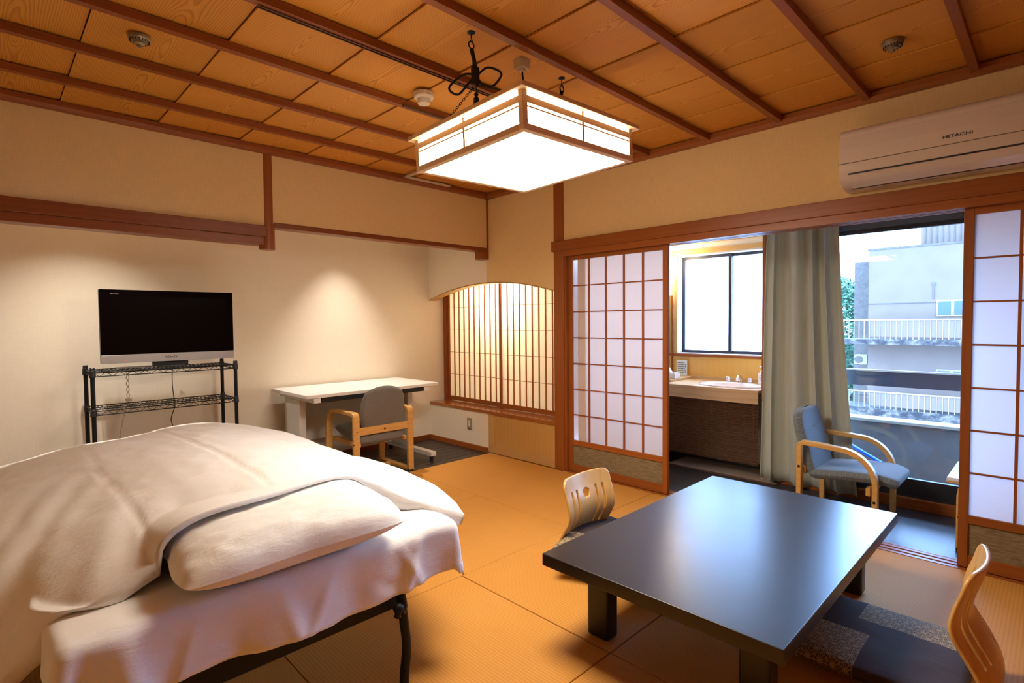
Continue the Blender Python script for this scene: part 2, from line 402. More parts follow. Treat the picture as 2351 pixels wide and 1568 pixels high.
# ---- tatami floor
fl = struct(B(XW, .14, YW, .03, -.12, -.081).box(XW, .0, YW, 0, -.081, -.047).build('floor', BLACKP, origin=(0, 0, 0)))
mats = [(-.925, 0, -1.765, 0, 0), (-2.67, -.925, -.89, 0, 1), (-2.67, -.925, -1.765, -.89, 1), (-1.79, 0, -2.65, -1.765, 1),
        (-2.67, -1.79, -2.65, -1.765, 0), (-1.79, 0, -3.535, -2.65, 0), (-2.67, -1.79, YW, -2.65, 0), (-1.79, 0, YW, -3.535, 1),
        (-3.56, -2.67, -1.765, 0, 0), (XW, -3.56, -1.765, 0, 0), (XW, -2.67, -2.65, -1.765, 1), (XW, -2.67, -3.535, -2.65, 1), (XW, -2.67, YW, -3.535, 1)]
for (x0, x1, y0, y1, k) in mats:
    g = .0018
    o = B(x0+g, x1-g, y0+g, y1-g, -.045, -.0005-.0012*random.random()).build('tatami_mat', TAT_A if k else TAT_B, fl, bev=.002, seg=1)
# ---- alcove floor: dark planks
fa = struct(B(XW, .0, .0, .955, -.08, -.03).build('floor_alcove', BLACKP, origin=(0, 0, 0)))
pw = .955/9
for i in range(9):
    for (x0, x1) in ((XW, -2.3-.3*(i % 2)), (-2.3-.3*(i % 2), 0)):
        B(x0+.0008, x1-.0008, i*pw+.0012, (i+1)*pw-.0012, -.03, -.002).build('floor_plank', DARKP, fa, bev=.0015, seg=1)
# ---- ceiling: boards run along Y, joists along X
ce = struct(B(XW-.1, .14, YW-.1, 1.05, ZC+.03, ZC+.06).build('ceiling', BLACKP, origin=(0, 0, 0)))
seams = [.02, -.40, -.853, -1.307, -1.76, -2.21, -2.66, -3.11, -3.565, -4.02, -4.47]
bm_ = None
for a, b in zip(seams[:-1], seams[1:]):
    cx = (a+b)/2; w = a-b
    m = MB(); z0 = ZC; h = w/2
    # shiplap: one edge laps a little lower than the other
    m.add([(-h+.0015, YW-.05, -.003), (h-.0015, YW-.05, .005), (h-.0015, .05, .005), (-h+.0015, .05, -.003), (-h+.0015, YW-.05, .005), (h-.0015, YW-.05, .015), (h-.0015, .05, .015), (-h+.0015, .05, .005)],
          [(0, 3, 2, 1), (4, 5, 6, 7), (0, 1, 5, 4), (1, 2, 6, 5), (2, 3, 7, 6), (3, 0, 4, 7)])
    me = m.mesh('ceiling_board'); me.materials.append(CEDAR)
    link('ceiling_board', me, ce, (cx, 0, ZC+.006))
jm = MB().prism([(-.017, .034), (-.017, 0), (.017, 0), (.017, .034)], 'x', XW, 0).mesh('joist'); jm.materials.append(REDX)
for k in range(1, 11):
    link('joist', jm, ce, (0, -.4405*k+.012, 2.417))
# ---- cornice
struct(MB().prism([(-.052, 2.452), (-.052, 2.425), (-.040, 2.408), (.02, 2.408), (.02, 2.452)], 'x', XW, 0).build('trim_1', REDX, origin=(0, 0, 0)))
struct(MB().prism([(-.052, 2.452), (-.052, 2.425), (-.040, 2.408), (.02, 2.408), (.02, 2.452)], 'y', YW, 0).build('trim_2', REDY, origin=(0, 0, 0)))
# ---- left wall above the alcove
struct(B(XW, -2.04, .0, .06, 1.90, 2.485).build('wall_left', WALLM, origin=(0, 0, 0)))
struct(B(-2.0, 0.0, .0, .06, 1.945, 2.485).build('wall_left_upper', WALLM, origin=(0, 0, 0)))
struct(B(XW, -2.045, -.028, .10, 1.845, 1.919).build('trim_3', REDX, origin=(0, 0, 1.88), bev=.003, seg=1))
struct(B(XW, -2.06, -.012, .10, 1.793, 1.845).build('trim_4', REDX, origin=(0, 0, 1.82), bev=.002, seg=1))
struct(MB().cyl((-2.02, .043, 1.766), (-2.02, .043, 2.42), .052, n=40).build('trim_5', REDZ, origin=(-2.02, .043, 2.1), smooth=False, bev=.002, seg=1))
struct(B(-1.985, 0.0, -.006, .10, 1.918, 1.953).build('trim_6', REDX, origin=(0, 0, 1.93), bev=.002, seg=1))
struct(B(-.085, -.002, .0, .095, 1.846, 1.918).build('trim_7', REDZ, origin=(0, 0, 1.85), bev=.002, seg=1))
struct(B(-.020, -.001, -.010, .02, 1.846, 2.41).build('trim_8', REDZ, origin=(0, 0, 2.1)))
# ---- alcove back wall, ceiling, far end
struct(B(XW, .63, .955, 1.03, -.05, 2.485).build('wall_back', WALLC, origin=(0, 0, 0)))
struct(B(XW, 0.0, .061, .955, 2.36, 2.42).build('ceiling_alcove', WALLC, origin=(0, 0, 0)))
struct(B(XW, -.003, .937, .955, -.002, .045).build('baseboard_back', REDX, origin=(0, 0, 0)))
struct(B(-.018, -.002, .02, .937, -.002, .045).build('baseboard_right', REDY, origin=(0, 0, 0)))
# ---- right wall: arched part over the alcove window, split where the papers meet
def archz(y): return 1.632-.1555*(y-.03)**2
def arch_panel(name, ya, yb, mat):
    n = 24; ys = [ya+(yb-ya)*i/n for i in range(n+1)]
    poly = [(y, archz(y)) for y in ys]+[(yb, 2.485), (ya, 2.485)]
    return struct(MB().prism(poly, 'x', 0, .09).build(name, mat, origin=(0, 0, 0)))
arch_panel('wall_right_alcove', .955, .026, WALLC); arch_panel('wall_right_arch', .026, -.84, WALLM)
n = 40; ys = [.955+(-.84-.955)*i/n for i in range(n+1)]
struct(MB().prism([(y, archz(y)-.010) for y in ys]+[(y, archz(y)) for y in reversed(ys)], 'x', -.003, .095).build('trim_9', CABF, origin=(0, 0, 1.5)))
struct(B(.0, .04, .02, .955, -.05, .374).build('wall_right_low', WALLC, origin=(0, 0, 0)))
struct(B(-.008, .27, -.838, .954, .373, .404).build('trim_10', SILLW, origin=(0, 0, .38), bev=.002, seg=1))
struct(B(.031, .06, -.84, .02, -.08, .374).build('wall_light_seal', CABW, origin=(0, 0, 0)))  # unseen panel added behind the low door to stop sky light leaking in
# low cabinet door below the sill
dc = empty('door_3', (0, -.4, 0), kind='structure')
B(.006, .03, -.815, -.055, .085, .372).build('door_panel', CABW, dc)
B(-.001, .03, -.83, .018, .004, .085).build('bottom_rail', CABF, dc, bev=.001, seg=1)
B(-.001, .03, -.055, .018, .085, .372).build('stile', CABF, dc, bev=.001, seg=1)
B(-.001, .03, -.838, -.815, .085, .372).build('stile', CABF, dc, bev=.001, seg=1)
# pillar, lintel, track beams
struct(B(-.012, .10, -.933, -.831, 0, 2.42).build('trim_11', REDZ, origin=(0, -.88, 1), bev=.003, seg=1))
struct(B(.004, .10, -.953, -.933, 0, 1.80).build('trim_12', REDZ, origin=(0, -.94, 1)))
struct(B(-.026, .0, YW, -.815, 1.835, 1.919).build('trim_13', REDY, origin=(0, 0, 1.86), bev=.003, seg=1))
m = B(-.010, .13, YW, -.933, 1.806, 1.836)
for gx in (-.010, .022, .060, .098): m.box(gx, gx+.020 if gx > 0 else gx+.024, YW, -.933, 1.790, 1.806)
struct(m.build('trim_14', REDY, origin=(0, 0, 1.8)))
m = B(.0, .135, YW, -.933, -.05, -.008)
for gx in (.0, .044, .088, .119): m.box(gx, gx+(.026 if gx < .1 else .016), YW, -.933, -.008, .001)
struct(m.build('trim_15', REDY, origin=(0, 0, 0)))
struct(B(.0, .10, YW, -.84, 1.836, 2.485).build('wall_right', WALLM, origin=(0, 0, 0)))
# walls behind the camera
struct(B(XW-.08, XW, YW, 1.03, -.05, 2.485).build('wall_rear', WALLM, origin=(0, 0, 0)))
struct(B(XW, .12, YW-.08, YW, -.05, 2.485).build('wall_near', REDZ, origin=(0, 0, 0)))

# ================================================================== SHOJI DOORS
def shoji(name, y1, y0, xf, pull=None):
    """panel from y1 (left edge in view) down to y0; xf front face"""
    r = empty(name, (xf, (y0+y1)/2, 0), kind='structure'); t = .030; st = .040
    yi1, yi0 = y1-st, y0+st
    for (a, b) in ((y1-st, y1), (y0, y0+st)): B(xf, xf+t, a, b, .003, 1.792).build('stile', REDZ, r, bev=.002, seg=1)
    B(xf+.002, xf+t-.002, yi0, yi1, 1.757, 1.792).build('top_rail', REDY, r)
    B(xf+.002, xf+t-.002, yi0, yi1, .228, .268).build('middle_rail', REDY, r)
    B(xf+.002, xf+t-.002, yi0, yi1, .003, .066).build('bottom_rail', REDY, r)
    B(xf+.010, xf+.018, yi0, yi1, .066, .228).build('lower_panel', RUSH, r)
    nc, nr = 5, 7; w = (yi1-yi0)/nc; z0, z1 = .268, 1.757; h = (z1-z0)/nr
    vm = B(0, .012, -.0062, .0062, 0, z1-z0).mesh('muntin_v'); vm.materials.append(REDZ)
    hm = B(0, .010, 0, yi1-yi0, -.0044, .0044).mesh('muntin_h'); hm.materials.append(REDY)
    pm = MB().add([(0, -w/2, -h/2), (0, w/2, -h/2), (0, w/2, h/2), (0, -w/2, h/2)], [(0, 1, 2, 3)]).mesh('paper_pane'); pm.materials.append(PAPER)
    for i in range(1, nc): link('muntin', vm, r, (xf+.004, yi0+w*i, z0))
    for j in range(1, nr): link('muntin', hm, r, (xf+.005, yi0, z0+h*j))
    for i in range(nc):
        for j in range(nr): link('paper_pane', pm, r, (xf+.0165, yi0+w*(i+.5), z0+h*(j+.5)))
    if pull is not None:
        B(xf-.0015, xf+.004, pull-.007, pull+.007, .74, .82).build('door_pull', REDZ, r, bev=.002, seg=1)
    return r
t = NT('rush_panel')
_a = t.noise(t.coord((60, 60, 700)), 1, 3); _b = t.noise(t.coord((8, 14, 160)), 1, 3)
t.pr(t.ramp(t.math('ADD', t.math('MULTIPLY', _a, .5), t.math('MULTIPLY', _b, .5)), [(.3, (.115, .085, .045)), (.55, (.27, .205, .115)), (.75, (.40, .31, .18))]), .85, 0, .2, t.bump(_a, .3, .002)); RUSH = t.m
shoji('door_1', -.955, -1.862, .030, pull=-1.845)
shoji('door_2', -3.476, -4.40, .030, pull=-3.493)

# ================================================================== ALCOVE WINDOW (backlit paper)
w1 = empty('window_1', (.2, .05, .41), kind='structure')
B(.185, .27, .905, .953, .404, 1.70).build('jamb', REDZ, w1)
B(.13, .27, -.90, .953, 1.655, 1.70).build('head', REDY, w1)
def sash(y1, y0, x, nb):
    s = B(x, x+.022, y1-.030, y1, .408, 1.66).box(x, x+.022, y0, y0+.030, .408, 1.66).box(x+.001, x+.021, y0+.03, y1-.03, .408, .452).build('sash', REDZ, w1)
    yi1, yi0 = y1-.030, y0+.030; w = (yi1-yi0)/(nb+1); z0 = .452
    vm = B(0, .012, -.0045, .0045, 0, 1.205).mesh('bar_v'); vm.materials.append(REDZ)
    hm = B(0, .008, 0, yi1-yi0, -.002, .002).mesh('bar_h'); hm.materials.append(REDY)
    hs = .2405; pm = MB().add([(0, -w/2, -hs/2), (0, w/2, -hs/2), (0, w/2, hs/2), (0, -w/2, hs/2)], [(0, 1, 2, 3)]).mesh('paper_pane'); pm.materials.append(PAPERW)
    for i in range(1, nb+1): link('muntin', vm, s, (x+.003, yi0+w*i, z0))
    for j in range(1, 5): link('muntin', hm, s, (x+.005, yi0, z0+hs*j))
    for i in range(nb+1):
        for j in range(5): link('paper_pane', pm, s, (x+.0155, yi0+w*(i+.5), z0+hs*(j+.5)))
sash(.907, .022, .205, 9); sash(.050, -.838, .178, 9)
# light box behind the paper: white-painted box and a tube lamp
struct(B(.60, .63, -.95, 1.03, .35, 1.75).box(.10, .60, -.98, -.95, .33, 1.75).box(.09, .63, -.98, .955, 1.70, 1.75).box(.27, .63, -.98, 1.03, .33, .36).build('wall_window_box', PAINTW, origin=(.4, 0, .4)))
tl = empty('tube_lamp', (.46, .1, 1.62), 'warm tube lamp glowing behind the paper alcove window', 'lamp')
MB().cyl((.46, -.22, 1.60), (.46, .42, 1.60), .016).build('tube', emit('warm_tube', (1.0, .78, .47), 210), tl)
B(.43, .49, -.25, .45, 1.625, 1.70).build('holder', WHITEP, tl)

# ================================================================== SUNROOM
ZS = -.03
fs = struct(B(.135, 1.10, YW, -1.12, -.12, -.034).box(1.0, 1.5, -2.16, -1.12, -.12, -.034).build('floor_sunroom', BLACKP, origin=(0, 0, 0)))
def vinyl(name, ax):
    t = NT(name); sc = (3, 260, 1) if ax == 'x' else (260, 3, 1)
    a = t.noise(t.coord(sc), 1, 3)
    t.pr(t.ramp(a, [(.3, (.030, .028, .030)), (.7, (.058, .054, .058))]), .38, 0, .45, t.bump(a, .15, .001)); return t.m
VX = vinyl('vinyl_tile_x', 'x'); VY = vinyl('vinyl_tile_y', 'y')
ty = .457
tm = {}
for kk, mm in (('a', VX), ('b', VY)):
    me = B(0, .4325, -ty, 0, -.004, 0).mesh('floor_tile_'+kk); me.materials.append(mm); tm[kk] = me
for i in range(2):
    for j in range(8):
        y = -1.12-ty*j
        if y-ty < YW-.35: continue
        link('floor_tile', tm['a' if (i+j) % 2 else 'b'], fs, (.1355+.4335*i, y-.0006, ZS-.0005*((i+j) % 2)))
struct(B(.05, 1.55, -1.12, -1.04, -.05, 2.25).build('wall_sunroom_left', WALLS, origin=(0, 0, 0)))
struct(B(.10, 1.1, YW-.05, YW, -.05, 2.25).build('wall_sunroom_right', WALLS, origin=(0, 0, 0)))
struct(B(.10, 1.08, YW, -1.04, 2.10, 2.16).build('ceiling_sunroom', WALLS, origin=(0, 0, 0)))
struct(B(1.0, 1.60, -2.16, -1.04, 2.02, 2.10).build('ceiling_basin', WALLS, origin=(0, 0, 0)))
# basin wall x=1.45 with window opening
WY0, WY1, WZ0, WZ1 = -2.13, -1.165, .925, 1.885
struct(B(1.45, 1.60, -2.2, WY0, -.05, 2.1).box(1.45, 1.60, WY1, -1.04, -.05, 2.1).box(1.45, 1.60, WY0, WY1, WZ1, 2.1).box(1.45, 1.60, WY0, WY1, -.05, WZ0).build('wall_basin', WALLS, origin=(0, 0, 0)))
struct(B(1.438, 1.45, -2.16, -1.12, .69, .905).build('trim_16', BACKW, origin=(1.44, -1.6, .7)))
struct(B(1.43, 1.452, -2.16, -1.12, .905, .93).build('trim_17', REDY, origin=(1.44, -1.6, .9)))
struct(B(1.432, 1.452, -2.16, -1.12, 1.885, 1.93).build('trim_18', CABF, origin=(1.44, -1.6, 1.9)))
struct(B(1.43, 1.452, -2.16, -1.12, 1.985, 2.02).build('trim_19', CABF, origin=(1.44, -1.6, 2)))
struct(B(1.432, 1.452, -1.175, -1.145, .93, 1.885).build('trim_20', CABF, origin=(1.44, -1.16, 1.2)))
w2 = empty('window_2', (1.53, -1.65, WZ0), kind='structure')
B(1.452, 1.60, WY0, WY1, WZ0, WZ0+.012).build('sill_board', PAINTW, w2)
B(1.452, 1.60, WY1-.010, WY1, WZ0+.012, WZ1).build('reveal', PAINTW, w2)
B(1.452, 1.60, WY0, WY1, WZ1-.010, WZ1).build('reveal', PAINTW, w2)
def alusash(y1, y0, x, z0=WZ0+.012, z1=WZ1-.010, par=None, fr=.026, mat=FROST, name='sash'):
    s = B(x, x+.025, y1-fr, y1, z0, z1).box(x, x+.025, y0, y0+fr, z0, z1).box(x, x+.025, y0+fr, y1-fr, z0, z0+fr).box(x, x+.025, y0+fr, y1-fr, z1-fr, z1).build(name, ALUM, par)
    B(x+.010, x+.014, y0+fr, y1-fr, z0+fr, z1-fr).build('pane', mat, s); return s
alusash(WY1-.010, -1.665, 1.540, par=w2); alusash(-1.635, WY0, 1.568, par=w2)
B(1.532, 1.540, -1.657, -1.645, 1.36, 1.42).build('catch', ALUM, w2, bev=.002, seg=1)
# pilaster between basin and balcony window, and outer wall above/below glass
struct(B(.97, 1.60, -2.31, -2.165, -.05, 2.1).build('wall_pilaster', WALLS, origin=(1, -2.2, 0)))
struct(B(.955, .97, -2.19, -2.165, .6, 2.03).build('trim_21', REDZ, origin=(.96, -2.18, 1)))
struct(B(1.0, 1.12, YW, -2.31, 1.955, 2.16).build('wall_window_head', ALUM, origin=(1, -3, 2)))
struct(B(.965, .995, YW, -2.31, ZS, .045).build('trim_22', REDY, origin=(.98, -3, 0), bev=.003, seg=1))
w3 = empty('window_3', (1.02, -3.3, .0), kind='structure')
B(.995, 1.10, YW, -2.31, -.03, .055).build('track', ALUM, w3)
B(.985, 1.10, YW, -2.31, 1.885, 1.96).build('head_frame', plain('skylit_aluminium', (.10, .11, .13), .35, .3), w3)  # lighter blue-grey colour stands for sky light on the header
B(.985, 1.10, -2.345, -2.311, .055, 1.925).build('jamb', ALUM, w3)
def glassdoor(y1, y0, x):
    s = B(x, x+.03, y1-.04, y1, .056, 1.884).box(x, x+.03, y0, y0+.04, .056, 1.884).box(x, x+.03, y0+.04, y1-.04, .056, .165).box(x, x+.03, y0+.04, y1-.04, 1.855, 1.884).build('sash', ALUM, w3)
    B(x+.012, x+.018, y0+.04, y1-.04, .165, 1.855).build('pane', GLASS, s)
glassdoor(-2.36, -3.44, 1.012); glassdoor(-3.40, -3.80, 1.05)
struct(B(1.0, 1.12, YW, -3.80, -.05, 1.96).build('wall_sunroom_unseen', WALLS, origin=(1, -4, 0)))  # unseen wall section, put in so less daylight reaches the right screen

# ================================================================== BALCONY AND OUTSIDE
struct(B(1.10, 2.05, YW, -2.0, -.30, -.12).build('floor_balcony', CONCG, origin=(1.5, -3, -.2)))
bp = empty('balcony_parapet', (1.95, -3.2, -.12), 'low rendered balcony parapet with a bright white cap outside the glass', 'parapet')
B(1.90, 2.02, YW, -2.0, -.12, .385).build('wall', PARAP, bp)
B(1.875, 2.045, YW, -2.0, .385, .412).build('cap', CAPM, bp, bev=.004, seg=1)
br = empty('balcony_rail', (1.95, -3.2, .40), 'dark brown balcony rail board with white top edge above the parapet', 'railing')
DBOARD = plain('dark_rail_board', (.018, .015, .020), .35)
B(1.945, 1.965, YW, -2.0, .685, .808).build('board', DBOARD, br)
B(1.935, 1.975, YW, -2.0, .808, .822).build('top_edge', CAPM, br)
for y in (-2.06, -3.42, -4.3): B(1.945, 1.965, y-.02, y+.02, .412, .685).build('post', DBOARD, br)
bl = MB().cyl((1.55, -2.50, .31), (1.55, -2.98, .06), .013).cyl((1.55, -2.98, .06), (1.56, -3.25, -.115), .013).build('garden_pole', plain('blue_plastic', (.01, .10, .85), .4), origin=(1.55, -2.9, -.12))
tag(bl, 'bright blue plastic pole leaning on the balcony behind the armchair', 'pole')

KB = 1.8
def bq(y, z, x=12.0):
    """point on the facade across the street (metric, 1.8x the survey plane at 12 m)"""
    return (CAMP[0]+KB*(x-CAMP[0]), CAMP[1]+KB*(y-CAMP[1]), CAMP[2]+KB*(z-CAMP[2]))
XF = bq(0, 0)[0]
yy = lambda y: bq(y, 0)[1]
zz = lambda z: bq(0, z)[2]
bd = empty('apartment_building', (XF+3, yy(-2.5), -9), 'pale rendered apartment block with stained balconies across the street', 'building')
B(XF, XF+8, yy(-7.0), yy(-.53), -9, zz(2.93)).build('facade', CONC, bd)
B(XF-.02, XF+.3, yy(-7.0), yy(-.50), zz(2.91), zz(2.955)).build('roof_edge', CONCG, bd)
B(XF+1.6, XF+7, yy(-.53), yy(-.02), -9, zz(2.85)).build('side_block', CONCG, bd)
tw = B(XF+1.5, XF+5, yy(-3.4), yy(-1.42), zz(2.9), zz(4.6)).build('roof_tower', CONC, bd)
for i in range(9): B(XF+1.46, XF+1.5, yy(-1.50-.11*i), yy(-1.515-.11*i), zz(2.9), zz(4.6)).build('cladding_rib', CONCG, tw)
B(XF-.03, XF, yy(-7), yy(-.53), zz(1.615), zz(1.63)).build('string_course', CONCG, bd)
STAIN = NT('stained_slab')
_n = STAIN.noise(STAIN.coord((1, 1, 1.6)), 2.2, 6, .75); STAIN.pr(STAIN.ramp(_n, [(.42, (.012, .009, .009)), (.50, (.04, .032, .026)), (.60, (.11, .088, .064))]), .9); STAIN = STAIN.m
BLUEW = plain('window_blue', (.03, .05, .10), .15, 0, .3)
def balcony(z0, z1, zr, yl):
    s = B(XF-1.5, XF, yy(-7), yy(yl), zz(z0), zz(z1)).build('balcony_slab', STAIN, bd)
    rl = B(XF-1.47, XF-1.42, yy(-7), yy(yl), zz(zr)-.05, zz(zr)).build('handrail', CAPM, bd)
    pm = B(0, .02, -.085, .085, 0, zz(zr)-zz(z1)-.10).mesh('rail_panel'); pm.materials.append(CONC)
    bm = B(0, .025, -.012, .012, 0, zz(zr)-zz(z1)-.02).mesh('baluster'); bm.materials.append(CAPM)
    y = yy(yl)-.06; k = 0
    while y > yy(-3.0):
        link('baluster', bm, rl, (XF-1.46, y, zz(z1)-.01))
        if k > 4: link('rail_panel', pm, rl, (XF-1.44, y-.09, zz(z1)+.10))
        y -= .185; k += 1
balcony(.665, .79, 1.245, -.18); balcony(-1.02, -.80, -.41, -.20)
def bwin(y1, y0, z0, z1):
    f = B(XF-.06, XF+.02, yy(y0), yy(y1), zz(z0), zz(z1)).build('window', CAPM, bd)
    w = (yy(y1)-yy(y0))/2
    for i in range(2): B(XF-.075, XF-.05, yy(y0)+w*i+.05, yy(y0)+w*(i+1)-.05, zz(z0)+.06, zz(z1)-.06).build('pane', BLUEW, f)
bwin(-1.85, -2.42, 1.30, 1.67); bwin(-1.86, -2.43, -.35, .105)
MB().cyl((XF+1.45, yy(-.49), -6), (XF+1.45, yy(-.49), zz(2.42)), .07, n=10).build('drainpipe', CAPM, bd, smooth=True)
B(XF+1.33, XF+1.57, yy(-.53), yy(-.40), zz(2.42), zz(2.56)).build('drain_box', CAPM, bd)
MB().cyl((XF-.02, yy(-1.79), zz(1.70)), (XF-.02, yy(-1.79), zz(2.02)), .03, n=8).build('vent_pipe', CONCG, bd)
MB().cyl((XF-.05, yy(-1.79), zz(2.04)), (XF+.02, yy(-1.79), zz(2.04)), .07, n=12).build('vent_hood', CONCG, bd)
ou = empty('outdoor_unit', (XF+.9, yy(-.33), zz(.12)), 'white outdoor air conditioner unit bracketed to the apartment block', 'air conditioner')
B(XF+.45, XF+.95, yy(-.46), yy(-.19), zz(.12), zz(.36)).build('casing', CAPM, ou)
MB().cyl((XF+.44, yy(-.285), zz(.24)), (XF+.45, yy(-.285), zz(.24)), .17, n=20).build('fan_grille', CONCG, ou)
B(XF+.5, XF+1.6, yy(-.44), yy(-.40), zz(.10), zz(.118)).box(XF+.5, XF+1.6, yy(-.26), yy(-.22), zz(.10), zz(.118)).build('bracket', CONCG, ou)
def foliage(name, c, rx, ry, rz, nleaf, ls, label, seed, cols):
    r = empty(name, (c[0], c[1], -9), label, 'tree', 'trees beyond the balcony'); rn = random.Random(seed)
    MB().cyl((c[0], c[1], -9), (c[0], c[1], c[2]+rz*.3), .22, .06, 10).build('trunk', plain('bark_'+name+str(seed), (.10, .07, .05), .9), r)
    m = MB()
    for _ in range(nleaf):
        th = rn.uniform(0, 2*PI); ph = math.acos(rn.uniform(-1, 1)); q = rn.uniform(.45, 1)**.5
        p = Vector((c[0]+rx*q*math.sin(ph)*math.cos(th), c[1]+ry*q*math.sin(ph)*math.sin(th), c[2]+rz*q*math.cos(ph)))
        a = Vector((rn.gauss(0, 1), rn.gauss(0, 1), rn.gauss(0, .6))).normalized()*ls*rn.uniform(.6, 1.3); b = a.orthogonal().normalized()*ls*.45
        m.add([p-a, p+b, p+a, p-b], [(0, 1, 2, 3)])
    o = m.build('crown', plain('leaf_'+name+str(seed), cols, .6, nz=.4, nscale=3), r); o['kind'] = 'stuff'
foliage('conifer_tree', (38, yy(-.05)+4.2, 0.2), 2.4, 3.2, 4.0, 9500, .20, 'leafy green tree left of the apartment block', 3, (.02, .085, .03))
foliage('far_tree', (44, yy(.2)+4.5, -4.2), 3.0, 4.0, 3.8, 6000, .26, 'dark green tree low behind the apartment balcony', 5, (.018, .07, .03))
gr = B(3, 90, -60, 60, -9.2, -9.0).build('ground', CONCG, origin=(40, 0, -9)); struct(gr)
# ================================================================== PENDANT LAMP (built level, then hung slightly askew)
def pendant():
    r = empty('pendant_lamp', (0, 0, 0), 'square cypress and paper pendant lamp glowing below the ceiling', 'lamp')
    H = .146; s = .338; st = .362; si = .312
    # local z=0 at the bottom frame's underside
    def frame(o, i, z0, z1, name, mat=LAMPW):
        for (x0, x1, y0, y1) in ((-o, o, i, o), (-o, o, -o, -i), (-o, -i, -i, i), (i, o, -i, i)):
            B(x0, x1, y0, y1, z0, z1).build(name, mat, r, bev=.0015, seg=1)
    frame(s, si, -.004, .020, 'bottom_frame')
    frame(st, s-.014, H-.012, H+.006, 'top_rim')
    for sx in (-1, 1):
        for sy in (-1, 1): B(sx*s, sx*(s-.024), sy*s, sy*(s-.024), .020, H-.012).build('corner_post', LAMPW, r, bev=.001, seg=1)
    for k in range(4):
        a = k*PI/2; c, sn = math.cos(a), math.sin(a)
        def rb(name, u0, u1, d0, d1, z0, z1, mat):
            m = MB().box(u0, u1, d0, d1, z0, z1); m.v = [(x*c-y*sn, x*sn+y*c, z) for x, y, z in m.v]; return m.build(name, mat, r)
        e = s-.024
        rb('side_slat', -e, e, s-.012, s-.001, .094, .119, LAMPW)
        rb('side_slat', -e, e, s-.010, s-.003, .079, .085, LAMPW)
        rb('side_bar', -.006, .006, s-.009, s-.002, .020, H-.012, LAMPW)
        rb('side_paper', -e, e, s-.018, s-.016, .020, H-.012, LAMPQ)
    B(-si-.004, si+.004, -si-.004, si+.004, .004, .007).build('bottom_paper', LAMPP, r)
    B(-s+.02, s-.02, -s+.02, s-.02, H-.004, H).build('top_plate', WHITEP, r)
    return r
pl = pendant(); pl.location = (-1.717, -2.147, 1.937); pl.rotation_euler = (-.024, -.024, -.016)
# hooks, grips and chains
IRON = plain('black_iron', (.012, .011, .011), .5, .3)
def hanger(x, y, idx, label):
    r = empty('lamp_hanger', (x, y, 2.417), label, 'lamp hanger', 'hangers of the pendant lamp')
    MB().lathe([(.016, 0), (.016, -.004), (.006, -.008)], (x, y, 2.417), 16).build('ceiling_plate', IRON, r)
    MB().tube([(x, y, 2.41), (x, y, 2.392), (x+.006, y, 2.384), (x, y, 2.378), (x-.006, y, 2.384)], .0025, 6).build('hook', IRON, r)
    ring = [(x+.014*math.cos(a*PI/8), y, 2.366+.014*math.sin(a*PI/8)) for a in range(16)]
    MB().tube(ring, .003, 6, True).build('ring', IRON, r)
    k = Vector((.03, .012, 0)) if idx == 0 else Vector((-.02, .01, 0))
    p0 = Vector((x, y, 2.352)); p1 = p0+k+Vector((0, 0, -.068))
    MB().tube([p0, (p0+p1)/2+Vector((.004, 0, 0)), p1], [.009, .008, .011], 8).build('strap', IRON, r, smooth=True)
    B(p1.x-.016, p1.x+.016, p1.y-.012, p1.y+.012, p1.z-.065, p1.z+.01).build('adjuster', IRON, r, bev=.006)
    q = p1+Vector((0, 0, -.02))
    for sgn in (-1, 1):
        d = Vector((.8, -.6, 0))*sgn
        lp = [q+d*.012, q+d*.05+Vector((0, 0, .03 if sgn > 0 else -.005)), q+d*.098+Vector((0, 0, .018 if sgn > 0 else -.045)), q+d*.105+Vector((0, 0, -.004 if sgn > 0 else -.07)), q+d*.07+Vector((0, 0, -.045 if sgn > 0 else -.085)), q+d*.03+Vector((0, 0, -.04)), q+d*.010+Vector((0, 0, -.015))]
        pts = [crom(lp+[lp[0]], i/28) for i in range(28)]
        MB().tube(pts, .0048, 7, True).build('grip_loop', IRON, r, smooth=True)
    MB().tube([q+Vector((.004, 0, -.04)), q+Vector((.004, 0, -.075))], .0018, 6).build('cord', IRON, r)
    MB().lathe([(.004, 0), (.010, -.008), (.006, -.016), (.011, -.024), (.014, -.09), (.0, -.092)], q+Vector((.004, 0, -.072)), 12).build('tassel', IRON, r, smooth=True)
    for (tx, ty) in ((.0, .23), (.0, -.23)):
        end = Vector((-1.717+(-.27 if idx == 0 else .27), -2.147+ty, 2.106)); st = q+Vector((0, .006 if ty > 0 else -.006, -.045))
        m = MB(); L = (end-st).length; nl = int(L/.011); dr = (end-st).normalized(); a = dr.orthogonal().normalized(); b = dr.cross(a)
        for i in range(nl):
            c = st+dr*(L*(i+.5)/nl); e1, e2 = (a, b) if i % 2 else (b, a)
            m.tube([c+dr*.0078*math.cos(t*PI/4)+e1*.0042*math.sin(t*PI/4) for t in range(8)], .0013, 4, True)
        m.build('chain', IRON, r)
    return r
hanger(-2.005, -2.135, 0, 'black chain hanger with tassel, clear of the pendant lamp on its left side')
hanger(-1.428, -2.122, 1, 'black chain hanger mostly hidden behind the right rim of the pendant lamp')
cr = empty('ceiling_rose', (-1.70, -2.12, 2.417), 'cream square ceiling socket with black cord above the pendant lamp', 'ceiling socket')
B(-1.728, -1.672, -2.148, -2.096, 2.372, 2.417).build('socket_box', CREAMP, cr, bev=.004)
B(-1.71, -1.69, -2.137, -2.109, 2.360, 2.372).build('plug', CREAMP, cr, bev=.003)
